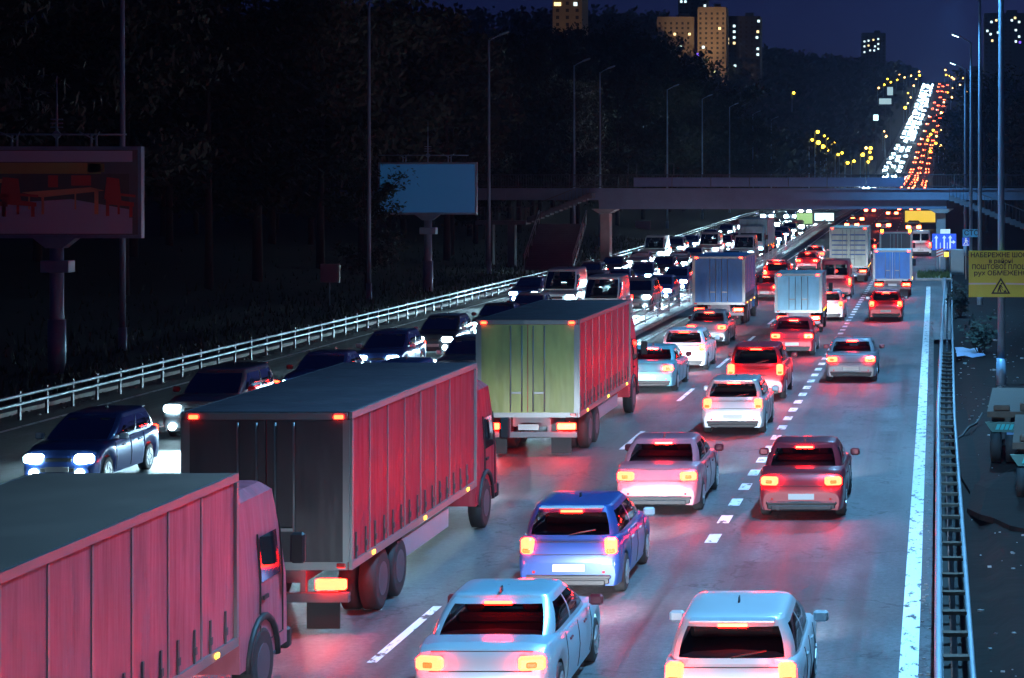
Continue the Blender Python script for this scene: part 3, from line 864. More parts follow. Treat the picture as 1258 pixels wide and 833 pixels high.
# ================================================================== cars
KIND = {
 'sedan': dict(L=4.55, W=1.78, H=1.45, top=[(0,.56,.86),(.012,.74,.91),(.03,.93,.94),(.06,1.0,.965),(.16,1.02,1),(.3,.97,1),(.7,.94,1),(.84,.90,.99),(.93,.80,.955),(.97,.69,.91),(.99,.58,.86),(1,.48,.82)], cab=(.115,.27,.53,.735)),
 'hatch': dict(L=4.05, W=1.74, H=1.50, top=[(0,.58,.88),(.012,.80,.93),(.03,1.0,.955),(.08,1.02,.98),(.2,.99,1),(.7,.95,1),(.84,.92,.99),(.93,.82,.955),(.97,.70,.91),(.99,.58,.86),(1,.48,.82)], cab=(.02,.085,.52,.765)),
 'suv': dict(L=4.6, W=1.86, H=1.72, top=[(0,.62,.9),(.012,.86,.94),(.03,1.10,.965),(.08,1.14,.99),(.2,1.12,1),(.7,1.10,1),(.84,1.06,.99),(.94,.98,.965),(.975,.84,.93),(.99,.68,.89),(1,.56,.85)], cab=(.015,.065,.56,.745)),
 'van': dict(L=5.1, W=1.95, H=2.30, top=[(0,.60,.95),(.008,.9,.97),(.02,1.22,.98),(.06,1.25,.99),(.2,1.25,1),(.78,1.22,1),(.86,1.12,.99),(.94,1.0,.96),(.98,.82,.92),(1,.55,.87)], cab=(.004,.02,.68,.86)),
}
NEXP = 7.0
def car_geo(kind):
    k = KIND[kind]; L, W, H = k['L'], k['W'], k['H']
    ts = [p[0] for p in k['top']]
    ztop = lambda t: float(np.interp(t, ts, [p[1] for p in k['top']]))
    wf = lambda t: float(np.interp(t, ts, [p[2] for p in k['top']]))
    wr = .31 if kind in ('sedan','hatch') else .35
    wy = (-L*.5 + L*.19, L*.5 - L*.185)
    zs0 = .22 if kind in ('sedan','hatch') else .28
    def sill(y):
        z = zs0
        for w in wy:
            dd = abs(y - w)
            if dd < wr + .07: z = max(z, wr + math.sqrt(max(0,(wr+.07)**2 - dd*dd)) - .02)
        return z
    return k, L, W, H, ztop, wf, wr, wy, sill
def car_body(mb, kind):
    k, L, W, H, ztop, wf, wr, wy, sill = car_geo(kind)
    st = set([p[0] for p in k['top']] + [i/30 for i in range(31)])
    for w in wy:
        for a in (-1, -.98, -.9, -.75, -.5, -.25, 0, .25, .5, .75, .9, .98, 1): st.add((w + a*(wr+.071))/L + .5)
    rows = []
    for t in sorted(st):
        y = (t - .5) * L; z1 = ztop(t); w = wf(t) * W / 2; zs = min(sill(y), z1 - .12)
        hh = z1 - zs
        half = [(w*.95, zs), (w*.985, zs + hh*.25), (w, zs + hh*.5), (w*.985, zs + hh*.72), (w*.955, z1 - .05), (w*.90, z1 - .012), (w*.6, z1 + .012), (0, z1 + .02)]
        rows.append([(x, y, z) for x, z in half] + [(-x, y, z) for x, z in half[-2::-1]])
    mb.grid(rows)
    for r, fl in ((rows[0], False), (rows[-1], True)):
        f = list(range(len(r))); mb.add(r, [f if fl else f[::-1]])
    # cabin shell
    def ring(v, off=0.0):
        a, b, c, d = [(q - .5) * L for q in k['cab']]
        zb = max(ztop(k['cab'][0] + .1), .9) - .05; 
        y0 = a + (b - a) * v; y1 = d + (c - d) * v
        bul = .035 * math.sin(math.pi * v)
        ww = W/2 * (.91 - (.17 if kind != 'van' else .08) * v) + bul
        return (y0 + y1)/2, (y1 - y0)/2 + bul * .4, ww, zb + (H - .06 - zb) * v
    car_body.ring = ring
    def se(yc, b, a, z, n=80):
        pts = []
        for i in range(n):
            an = 2*math.pi*i/n; c, s_ = math.cos(an), math.sin(an)
            pts.append((a*math.copysign(abs(c)**(2/NEXP), c), yc + b*math.copysign(abs(s_)**(2/NEXP), s_), z))
        return pts
    for side in ('front', 'rear', 'l', 'r'):
        holes = HOLES(kind, side)
        us = sorted(set([-.9057, .9057] + [h[0] for h in holes] + [h[1] for h in holes])); vs_ = sorted(set([0, 1] + [h[2] for h in holes] + [h[3] for h in holes]))
        for u0, u1 in zip(us, us[1:]):
            for v0, v1 in zip(vs_, vs_[1:]):
                um, vm = (u0+u1)/2, (v0+v1)/2
                if any(h[0] < um < h[1] and h[2] < vm < h[3] for h in holes): continue
                pane(mb, kind, side, u0, u1, v0, v1, 0.0)
    yc, b, a, z = ring(1.0)
    rr = [se(yc, b, a, z), se(yc, b*.97, a*.97, z + .022), se(yc, b*.93, a*.93, z + .037), se(yc, b*.7, a*.7, z + .052), se(yc, b*.3, a*.3, z + .06), se(yc, b*.02, a*.02, z + .06)]
    mb.grid(rr, close=True)
    # weld the pieces so that the shell shades as one surface
    seen = {}; remap = []; nv = []
    for q in mb.v:
        key = (round(q[0], 4), round(q[1], 4), round(q[2], 4))
        if key not in seen: seen[key] = len(nv); nv.append(q)
        remap.append(seen[key])
    nf, nm_, ns = [], [], []
    for f, mi, sm in zip(mb.f, mb.mi, mb.sm):
        g = []
        for i in f:
            j = remap[i]
            if j not in g: g.append(j)
        if len(g) > 2: nf.append(g); nm_.append(mi); ns.append(sm)
    mb.v, mb.f, mb.mi, mb.sm = nv, nf, nm_, ns
def HOLES(kind, side):
    if side == 'front': return [(-.86, .86, .06, .90)]
    if side == 'rear': return [(-.82, .82, .14, .86)] if kind != 'van' else [(-.82, -.06, .18, .78), (.06, .82, .18, .78)]
    return [(-.78, -.05, .14, .86), (.02, .80, .14, .86)] if kind != 'van' else [(.58, .88, .14, .75)]
def cabin_inside(b, kind):
    k, L, W, H, ztop, *_ = car_geo(kind)
    c0, c1 = (k['cab'][0] - .5)*L, (k['cab'][3] - .5)*L; zb = ztop(.45) + .035
    b.box((0, (c0+c1)/2 - .1, zb), (W*.80, (c1-c0)*.80, .03))
    b.box((0, c1 - .62, zb + .06), (W*.74, .3, .14), bev=.05)
    b.tube([(-.36 + .18*math.cos(t*.628), c1 - .82 + .05*math.sin(t*.628), zb + .12 + .17*math.sin(t*.628)) for t in range(11)], .016, 5, cap=False)
def seat_mb(b, kind, x, front):
    k, L, W, H, ztop, *_ = car_geo(kind)
    zb = ztop(.45) + .03; y = (.06 if front else -.17)*L; top = min(H - .30, zb + .30) if kind != 'van' else zb + .45
    b.box((x, y, (zb + top)/2), (.46 if front else 1.25, .12, top - zb), bev=.05)
    for xx in ((x,) if front else (-.38, .38)): b.box((xx, y - .01, top + .10), (.26, .09, .17), bev=.05)
def panel_gaps(b, kind):
    k, L, W, H, ztop, wf, wr, wy, sill = car_geo(kind)
    def sec(y, f):
        t = y/L + .5; z1 = ztop(t); w = wf(t)*W/2 + .002; zs = sill(y); hh = z1 - zs
        return (w*float(np.interp(f, [0,.25,.5,.72,.93,1], [.95,.985,1,.985,.955,.93])), y, zs + hh*f)
    for yy in ((-.22*L, -.02*L, .20*L) if kind != 'van' else (-.02*L, .10*L, .30*L)):
        for s in (-1, 1): b.tube([(s*p[0], p[1], p[2]) for p in [sec(yy, f) for f in (.08,.25,.5,.72,.93)]], .006, 4, cap=False)
    zr_ = {'sedan': (.70, .93), 'hatch': (.72, .92), 'suv': (.80, 1.0), 'van': (.75, 1.1)}[kind]
    y0 = -L/2 - .004
    tz = [p for p in k['top'] if p[0] <= .06]
    yat = lambda z: -L/2 + L*float(np.interp(z, [p[1] for p in tz], [p[0] for p in tz])) - .006
    for z in zr_: b.tube([(-W*.36, yat(z), z), (0, yat(z) - .004, z), (W*.36, yat(z), z)], .007, 4, cap=False)
    if kind == 'van': b.tube([(0, yat(.62), .62), (0, yat(1.2), 1.2)], .008, 4, cap=False)
def cab_ring(kind):
    k, L, W, H, ztop, *_ = car_geo(kind)
    def ring(v):
        a, b, c, d = [(q - .5) * L for q in k['cab']]
        zb = max(ztop(k['cab'][0] + .1), .9) - .05
        y0 = a + (b - a) * v; y1 = d + (c - d) * v; bul = .035 * math.sin(math.pi * v)
        return (y0 + y1)/2, (y1 - y0)/2 + bul*.4, W/2*(.91 - (.17 if kind != 'van' else .08)*v) + bul, zb + (H - .06 - zb)*v
    return ring
def pane(mb, kind, side, u0, u1, v0, v1, off=-.004):
    ring = cab_ring(kind); rows = []
    for i in range(6):
        v = v0 + (v1 - v0) * i / 5; yc, b, a, z = ring(v); r = []
        for j in range(9):
            u = u0 + (u1 - u0) * j / 8
            if side in ('front', 'rear'):
                x = a * u; y = b * (1 - abs(u)**NEXP)**(1/NEXP) + off
                r.append((x, yc + (y if side == 'front' else -y), z))
            else:
                y = b * u; x = a * (1 - abs(u)**NEXP)**(1/NEXP) + off
                r.append((x if side == 'r' else -x, yc + y, z))
        rows.append(r)
    mb.grid(rows)
def wheel_mb(b, r, w):
    b.tube([(-w/2,0,0),(-w/2+.02,0,0),(w/2-.02,0,0),(w/2,0,0)], [r*.86, r, r, r*.86], 24)
def rim_mb(b, r, w):
    b.tube([(-w/2-.006,0,0),(w/2+.006,0,0)], r*.66, 18)
    for i in range(5):
        a = i * 2*math.pi/5
        for s in (-1, 1): b.box((s*(w/2+.012), math.cos(a)*r*.36, math.sin(a)*r*.36), (.012,.07,r*.55), rot=Matrix.Rotation(math.pi/2 - a, 3, 'X'))

def beams(o, y, z, w, oncoming=False, power=None):
    ld = bpy.data.lights.new('headlight_beam', 'SPOT'); ld.energy = power or (HEAD_W * 4.2 if oncoming else HEAD_W); ld.color = (.50, .84, 1.0) if oncoming else (.80, .90, 1.0)
    ld.spot_size = R(84 if oncoming else 74); ld.spot_blend = .85; ld.shadow_soft_size = .18
    lo = bpy.data.objects.new('headlight_beam', ld); col.objects.link(lo); lo.parent = o
    lo.location = (0, y, z); lo.rotation_euler = (R(90 - 9), 0, 0); lo.scale = (1, .26 if oncoming else .5, 1)   # -Z of the lamp looks along +Y, a little down

def car(kind, color, x, d, label, group, oncoming=False, tail='lit', beam=True, brake=True, rz=0.0, plate=True, scale=1.0, hpow=None):
    """d = distance of the end that faces the camera"""
    k, L, W, H, ztop, wf, wr, wy, sill = car_geo(kind)
    y = d + L/2
    name = 'van' if kind == 'van' else 'car'
    o = empty(name, (x + xr(d), y, zr(y)), (math.pi if oncoming else 0) + rz); tag(o, label, name, group)
    cname, cval = color
    pm = paint(cname, cval)
    part((kind,'body',cname), 'body', lambda b: car_body(b, kind), pm, o)
    part((kind,'under'), 'underbody', lambda b: (b.box((0,0,.42), (W*.80, L*.93, .34)), b.box((0,-L/2+.05,.30), (W*.78,.14,.14), bev=.03), b.box((0,L/2-.07,.28), (W*.74,.16,.16), bev=.03)), PLASTIC, o)
    part((kind,'gap'), 'panel_gap', lambda b: panel_gaps(b, kind), PLASTIC, o)
    for s in (-1, 1):
        for yy in ((-.10, .14) if kind != 'van' else (.12,)):
            part((kind,'dh',s,yy), 'door_handle', lambda b: b.box((s*(W/2*.985), yy*L - .22, ztop(.4) - .17), (.03,.18,.035), bev=.01), pm if kind != 'van' else PLASTIC, o)
    for side, nm in (('front','windscreen'), ('rear','rear_window'), ('l','side_window'), ('r','side_window')):
        for hi, h in enumerate(HOLES(kind, side)):
            part((kind,'win',side,hi), nm, lambda b: pane(b, kind, side, *h), CLEAR, o)
    part((kind,'inside'), 'dashboard', lambda b: cabin_inside(b, kind), PLASTIC, o)
    for sx in (-.37, .37): part((kind,'seat',sx), 'seat', lambda b: seat_mb(b, kind, sx, True), SEATM, o)
    if kind != 'van': part((kind,'bench'), 'rear_seat', lambda b: seat_mb(b, kind, 0, False), SEATM, o)
    for wyy in wy:
        for s in (-1, 1):
            w = part((kind,'wheel'), 'wheel', lambda b: wheel_mb(b, wr, .21), RUBBER, o); w.location = (s*(W/2-.125), wyy, wr)
            part((kind,'rim'), 'rim', lambda b: rim_mb(b, wr, .21), RIM, w)
    tm = {'lit': TAILL, 'dim': TAILD}[tail]
    hz = {'sedan': .63, 'hatch': .66, 'suv': .82, 'van': .88}[kind]
    for s in (-1, 1):
        yb = -L/2
        if kind == 'sedan': part((kind,'tl',s,tail), 'tail_light', lambda b: b.box((s*(W/2-.25), yb+.06, .80), (.34,.14,.17), rot=s*.22, bev=.03), tm, o)
        elif kind == 'hatch': part((kind,'tl',s,tail), 'tail_light', lambda b: (b.box((s*(W/2-.19), yb+.07, .86), (.20,.16,.26), rot=s*.3, bev=.03)), tm, o)
        elif kind == 'suv': part((kind,'tl',s,tail), 'tail_light', lambda b: (b.box((s*(W/2-.17), yb+.06, .98), (.20,.15,.34), rot=s*.3, bev=.03)), tm, o)
        else: part((kind,'tl',s,tail), 'tail_light', lambda b: (b.box((s*(W/2-.12), yb+.05, 1.0), (.15,.12,.40), rot=s*.2, bev=.03)), tm, o)
        tl_ = [c for c in o.children if c.name.startswith('tail_light')][-1]
        ty, tz_, tw = {'sedan': (-L/2-.025, .80, .25), 'hatch': (-L/2-.02, .80, .19), 'suv': (-L/2-.025, .90, .17), 'van': (-L/2-.02, .90, .12)}[kind]
        part((kind,'ind',s), 'indicator', lambda b: b.box((s*(W/2-tw+.01), ty, tz_-.01), (.13,.03,.07), rot=s*.25, bev=.015), mat('indicator_lens', (.6,.16,.04), .25, emit=(1.0,.10,.015), es=1.6), tl_)
        part((kind,'hl',s,oncoming), 'headlight', lambda b: b.box((s*(W/2-.31), L/2-.12, hz), (.42,.30,.20) if oncoming else (.36,.24,.17), rot=-s*.35, bev=.05), HEADL, o)
        if oncoming: part((kind,'fog',s), 'added_fog_light', lambda b: b.tube([(s*(W/2-.36), L/2-.04, .36),(s*(W/2-.36), L/2+.06, .36)], .10, 12), HEADL, o)  # extra lamps added to make the oncoming fronts brighter
        part((kind,'mirror',s), 'mirror', lambda b: b.box((s*(W/2+.09), L*.16 if kind != 'van' else L*.27, 1.02 if kind in ('sedan','hatch') else 1.2), (.2,.1,.15), bev=.03), pm, o)
    if brake and kind != 'van':
        r = cab_ring(kind); yc, b_, a_, z_ = r(.9)
        part((kind,'bl'), 'brake_light', lambda b: b.box((0, yc - b_ - .022, z_), (.36,.03,.035)), TAILL, o)
    if kind != 'van': pz, py_ = (.62 if kind == 'sedan' else .60), -L/2-.012
    else: pz, py_ = .56, -L/2-.012
    pz = min(pz, ztop(0) - .07)
    part((kind,'plate'), 'number_plate', lambda b: (b.box((0, py_, pz), (.52,.02,.115))), PLATE, o)
    part((kind,'rbump'), 'rear_bumper', lambda b: b.box((0, -L/2-.005, .36), (W*.80,.05,.07), bev=.02), PLASTIC, o)
    part((kind,'diffuser'), 'diffuser', lambda b: (b.box((0, -L/2+.005, .27), (W*.70,.08,.12), bev=.03), b.tube([(-W*.26,-L/2-.06,.25),(-W*.26,-L/2+.1,.25)], .035, 8)), PLASTIC, o)
    for s in (-1, 1): part((kind,'refl',s), 'reflector', lambda b: b.box((s*W*.36, -L/2+.02, .44), (.16,.03,.04), rot=s*.15), mat('reflector_red', (.5,.02,.02), .2), o)
    if kind in ('hatch', 'suv'):
        rg = cab_ring(kind); y0_, y1_ = rg(.16), rg(.42)
        part((kind,'wiper'), 'wiper', lambda b: b.tube([(0, y0_[0]-y0_[1]-.02, y0_[3]), (.42, y1_[0]-y1_[1]-.02, y1_[3]-.05)], .012, 5), PLASTIC, o)
        part((kind,'spoiler'), 'spoiler', lambda b: b.box((0, rg(1)[0]-rg(1)[1]-.05, H-.045), (W*.60,.22,.03), bev=.01), pm, o)
    part((kind,'fin'), 'antenna', lambda b: b.prism([(-.012,H),(.012,H),(.006,H+.07),(-.006,H+.07)], -L*.22, -L*.22+.13), PLASTIC, o)
    part((kind,'grille'), 'grille', lambda b: (b.box((0, L/2-.02, .42), (.8,.06,.12), bev=.02), b.box((0, L/2-.075, hz-.03), (.62,.06,.10), bev=.02)), PLASTIC, o)
    part((kind,'fplate'), 'number_plate', lambda b: b.box((0, L/2+.02, .44), (.52,.02,.11)), PLATE, o)
    if beam: beams(o, L/2 + .12, hz, W, oncoming, hpow)
    return o

# ------------------------------------------------------------------ trucks
def truck(x, d, L, H, W, rearm, sidem, label, oncoming=False, cabm=None, roofm=None, tail='lit', bed=1.0, beam=True, stripes=None, doors=True, beacons=False, rz=0, grp=None):
    name = 'box_truck'
    o = empty(name, (x + xr(d), d + L/2, zr(d)), (math.pi if oncoming else 0) + rz); tag(o, label, 'truck', grp)
    cl = 2.1; y0 = -L/2; y1 = L/2 - cl - .35
    cabm = cabm or sidem; roofm = roofm or sidem
    mb = MB(); mb.box((0,(y0+y1)/2,(bed+H)/2), (W, y1-y0, H-bed)); bx = mb.build('cargo_box', sidem, o)
    if roofm is not sidem:
        mb = MB(); mb.box((0,(y0+y1)/2,H+.008), (W-.02, y1-y0-.02, .012)); mb.build('roof', roofm, o)
    fm = mat('box_trim', (.25,.26,.27), .45, .6)
    mb = MB()
    for s in (-1, 1):
        mb.box((s*(W/2+.012),(y0+y1)/2,H-.04), (.05,y1-y0+.04,.10)); mb.box((s*(W/2+.012),(y0+y1)/2,bed+.05), (.05,y1-y0+.04,.12))
        for yy in (y0+.02, y1-.02): mb.box((s*(W/2+.012),yy,(bed+H)/2), (.055,.08,H-bed-.2))
        for k in range(1, int((y1-y0)/1.1)): mb.box((s*(W/2+.006),y0+k*1.1,(bed+H)/2), (.016,.05,H-bed-.22))
    mb.box((0,y0-.012,H-.05), (W-.06,.05,.10)); mb.box((0,y0-.012,bed+.05), (W-.06,.05,.12))
    for s in (-1, 1): mb.box((s*(W/2-.05),y0-.012,(bed+H)/2), (.10,.05,H-bed-.22))
    mb.build('trim', fm, bx)
    for s in (-1, 1):
        mb = MB(); mb.box((s*(W/4-.024),y0-.012,(bed+H)/2), (W/2-.07,.04,H-bed-.22)); dr = mb.build('rear_door', rearm, o)
        mb = MB()
        for q in (.14, .42): mb.tube([(s*q,y0-.055,bed+.14),(s*q,y0-.055,H-.14)], .018, 6)
        mb.box((s*.28,y0-.05,bed+.6), (.3,.03,.05))
        mb.build('lock_bar', fm, dr)
        if stripes:
            mb = MB()
            for z in stripes: mb.box((s*(W/4-.025),y0-.036,z), (W/2-.2,.008,.09))
            mb.build('stripe', mat('blue_stripe', (.06,.12,.3), .5), dr)
    mb = MB(); mb.box((0,-.2,bed-.16), (.9,L-1.2,.24)); mb.box((0,y0+.15,.55), (W-.1,.12,.14)); mb.box((.5,y0+.2,.75),(.08,.1,.4)); mb.box((-.5,y0+.2,.75),(.08,.1,.4))
    mb.build('chassis', STEEL_D, o)
    for yy, xsd in ((L/2-1.2, (W/2-.18,)), (y0+2.0, (W/2-.16, W/2-.48)), (y0+3.1, (W/2-.16, W/2-.48))) if L > 8 else ((L/2-1.2, (W/2-.18,)), (y0+1.7, (W/2-.16, W/2-.46))):
        for s in (-1, 1):
            for xx in xsd:
                w = part('truck_wheel', 'wheel', lambda b: b.tube([(-.14,0,0),(-.11,0,0),(.11,0,0),(.14,0,0)], [.42,.49,.49,.42], 26), RUBBER, o); w.location = (s*xx, yy, .49)
                part('truck_rim', 'rim', lambda b: b.tube([(-.145,0,0),(.145,0,0)], .27, 16), STEEL_D, w)
    for s in (-1, 1):
        mb = MB(); mb.box((s*(W/2-.30),y0+.06,.62+.14), (.46,.1,.16), bev=.02); mb.build('tail_light', TAILL if tail == 'lit' else TAILD, o)
        mb = MB(); mb.box((s*(W/2-.45),y0+.18,.32), (.5,.03,.5)); mb.build('mud_flap', RUBBER, o)
    mb = MB(); mb.box((0,y0+.06,.74), (.5,.02,.14)); mb.build('number_plate', PLATE, o)
    for s in (-1, 1):
        mb = MB(); mb.box((s*(W/2-.16),y0-.045,H-.06), (.14,.03,.06), bev=.01); mb.build('marker_light', TAILD, o)
        mb = MB(); mb.box((s*(W/2-.12),y0-.045,bed+.06), (.14,.03,.07), bev=.01); mb.build('reflector', mat('reflector_red', (.5,.02,.02), .2), o)
        for k in range(3):
            mb = MB(); mb.box((s*(W/2+.045),y0+1.2+k*(y1-y0-2.0)/2,bed+.05), (.02,.12,.06), bev=.008); mb.build('side_marker', AMBER, o)
    if L > 8:
        for k in range(int((y1-y0)/.55)):
            q = part(('strap', W), 'strap', lambda b: (b.box((W/2+.012,0,.30), (.018,.045,.42)), b.box((W/2+.026,0,.26), (.02,.06,.09))), mat('strap_grey', (.08,.08,.085), .6), bx)
            q.location = (0, y0 + .3 + k*.55, bed)
        for s in (-1, 1):
            mb = MB(); mb.box((s*(W/2-.04),(y0+y1)/2+.4,.74), (.035,(y1-y0)*.42,.34)); mb.build('side_guard', GALV, o)
    # cab
    c0, c1 = L/2 - cl, L/2; ch = min(H - .35, 2.85)
    rows = []
    for z, ins, f in ((.55,0,0),(1.0,0,0),(1.5,.01,.02),(2.2,.05,.22),(ch-.12,.10,.34),(ch,.22,.5)):
        w = W/2 - .06 - ins; rows.append([(-w,c0,z),(w,c0,z),(w,c1-f-.12,z),(w-.14,c1-f,z),(-w+.14,c1-f,z),(-w,c1-f-.12,z)])
    mb = MB(); mb.grid(rows, close=True, smooth=False); mb.add(rows[-1], [tuple(range(6))]); mb.add(rows[0], [tuple(range(6))[::-1]])
    cb = mb.build('cab', cabm, o)
    w = W/2 - .28
    mb = MB(); mb.add([(-w,c1-.03,1.5),(w,c1-.03,1.5),(w-.04,c1-.24,2.2),(-w+.04,c1-.24,2.2)], [(0,1,2,3)]); mb.v = [(a, b + .03, c) for a, b, c in mb.v]; mb.build('windscreen', GLASS, cb)
    for s in (-1, 1):
        mb = MB(); mb.add([(s*(W/2-.06),c0+.9,1.55),(s*(W/2-.06),c1-.4,1.55),(s*(W/2-.09),c1-.5,2.15),(s*(W/2-.09),c0+.9,2.15)], [(0,1,2,3)]); mb.build('side_window', GLASS, cb)
        mb = MB()
        for yy in (c0+.82, c1-.33): mb.tube([(s*(W/2-.052),yy,.75),(s*(W/2-.052),yy,1.5),(s*(W/2-.095),yy,2.2)], .012, 4, cap=False)
        mb.tube([(s*(W/2-.052),c0+.82,.75),(s*(W/2-.052),c1-.33,.75)], .012, 4, cap=False); mb.box((s*(W/2-.04),c0+1.0,1.35), (.03,.2,.05)); mb.build('door_seam', PLASTIC, cb)
        mb = MB(); mb.box((s*(W/2-.10),c1-.85,.52), (.10,.8,.07), bev=.02); mb.build('step', STEEL_D, cb)
        mb = MB(); mb.tube([(s*(W/2-.05),c1-1.2+.62*math.cos(t),.49+.62*math.sin(t)) for t in [q_*math.pi/10 for q_ in range(11)]], .05, 6); mb.build('mudguard', PLASTIC, cb)
        mb = MB(); mb.box((s*(W/2+.13),c1-.25,1.85), (.2,.1,.42), bev=.03); mb.build('mirror', PLASTIC, cb)
        mb = MB(); mb.box((s*(W/2-.42),c1+.0,.86), (.42,.12,.2), bev=.04); mb.build('headlight', HEADL, o)
    mb = MB(); mb.box((0,c1+.02,.58), (W-.1,.16,.3), bev=.04); mb.build('front_bumper', PLASTIC, o)
    if beacons:
        for s in (-1, 1):
            mb = MB(); mb.tube([(s*(W/2-.15),y0+.1,H),(s*(W/2-.15),y0+.1,H+.2)], .11, 10); mb.build('beacon', mat('beacon_amber', (.6,.4,.05), .4, emit=(1.,.6,.03), es=5), o)
    if beam: beams(o, L/2 + .15, .86, W, oncoming)
    return o

def tarp(name, base, rough=.5):
    m = mat(name, base, rough, noise=(1.2, .22)); nt = m.node_tree; p = nt.nodes['Principled BSDF']; N = nt.nodes.new; L = nt.links.new
    tc = N('ShaderNodeTexCoord'); mp = N('ShaderNodeMapping'); mp.inputs['Scale'].default_value = (1, 1.6, .22); L(tc.outputs['Object'], mp.inputs['Vector'])
    n = N('ShaderNodeTexNoise'); n.inputs['Scale'].default_value = 1.5; n.inputs['Detail'].default_value = 3; L(mp.outputs['Vector'], n.inputs['Vector'])
    bp = N('ShaderNodeBump'); bp.inputs['Strength'].default_value = .8; bp.inputs['Distance'].default_value = .09; L(n.outputs['Fac'], bp.inputs['Height']); L(bp.outputs['Normal'], p.inputs['Normal'])
    # road grime rising from the lower edge
    g = N('ShaderNodeTexNoise'); g.inputs['Scale'].default_value = 3; g.inputs['Detail'].default_value = 7; mp2 = N('ShaderNodeMapping'); mp2.inputs['Scale'].default_value = (1, 1, .35); L(tc.outputs['Object'], mp2.inputs['Vector']); L(mp2.outputs['Vector'], g.inputs['Vector'])
    r = N('ShaderNodeMapRange'); r.inputs['From Min'].default_value = .42; r.inputs['From Max'].default_value = .66; r.inputs['To Max'].default_value = .55; L(g.outputs['Fac'], r.inputs['Value'])
    mx = N('ShaderNodeMix'); mx.data_type = 'RGBA'; old = p.inputs['Base Color'].links[0].from_socket; L(old, mx.inputs['A']); mx.inputs['B'].default_value = (*[c*.5 + .02 for c in base], 1); L(r.outputs['Result'], mx.inputs['Factor']); L(mx.outputs['Result'], p.inputs['Base Color'])
    return m
GREYSIDE = tarp('tarpaulin_grey', (.42,.10,.14)); REDSIDE = tarp('tarpaulin_red', (.62,.02,.05))
OLIVE = tarp('olive_door', (.34,.34,.11)); DARKB = tarp('dark_box', (.05,.04,.05)); ROOFD = mat('truck_roof', (.17,.10,.075), .7, noise=(1,.3))
WINE = tarp('tarpaulin_wine', (.34,.012,.03)); CREAM = tarp('cream_door', (.50,.54,.46))
BLUET = tarp('blue_box', (.03,.16,.42)); WHITET = tarp('white_box', (.55,.62,.66)); CYANT = tarp('cyan_box', (.25,.50,.62))
G3 = 'trucks queuing in the left lane'
truck(-9.95, 17.6, 11.4, 3.15, 2.5, DARKB, GREYSIDE, 'nearest box truck with pinkish side, cut by the lower left corner', roofm=ROOFD, grp=G3, beam=False)
truck(-9.95, 31.8, 11.2, 3.35, 2.5, DARKB, WINE, 'dark truck with wine red side and black rear doors, between two other trucks', roofm=DARKB, grp=G3, beam=True)
truck(-10.0, 52.5, 11.4, 3.4, 2.5, OLIVE, REDSIDE, 'box truck with olive rear doors and bright red side', roofm=DARKB, grp=G3)
truck(-10.2, 101, 8.5, 3.3, 2.45, BLUET, BLUET, 'blue box truck in the left lane near the median', tail='dim')
truck(-5.75, 145, 10, 3.75, 2.55, CREAM, CREAM, 'cream box truck with faint blue stripes, tallest in the middle lane', tail='dim', stripes=(3.25,2.85,2.55,2.2,1.9))
truck(-2.4, 126, 6.5, 2.8, 2.25, BLUET, WHITET, 'small white truck with a blue rear in the right lane', tail='dim')
truck(-2.75, 160, 7, 3.05, 2.4, DARKB, WINE, 'dark maroon truck with amber beacons just before the footbridge', tail='dim', beacons=True)
truck(-6.0, 94.8, 6.3, 2.75, 2.05, CYANT, CYANT, 'pale cyan box van truck in the middle lane', tail='dim')
truck(-15.9, 186, 11, 3.4, 2.5, WHITET, CYANT, 'oncoming pale blue truck beside the median near the footbridge', oncoming=True)
G1 = 'cars and vans driving away from the camera'
P = dict(white=('white',(.62,.66,.70)), silver=('silver',(.42,.45,.48)), red=('red',(.38,.02,.03)), wine=('wine',(.20,.02,.03)), blue=('blue',(.03,.07,.25)), teal=('teal',(.10,.30,.36)), dark=('dark',(.04,.04,.05)), pink=('pink',(.50,.16,.20)), cyan=('cyan',(.30,.48,.58)), grey=('grey',(.16,.17,.19)))
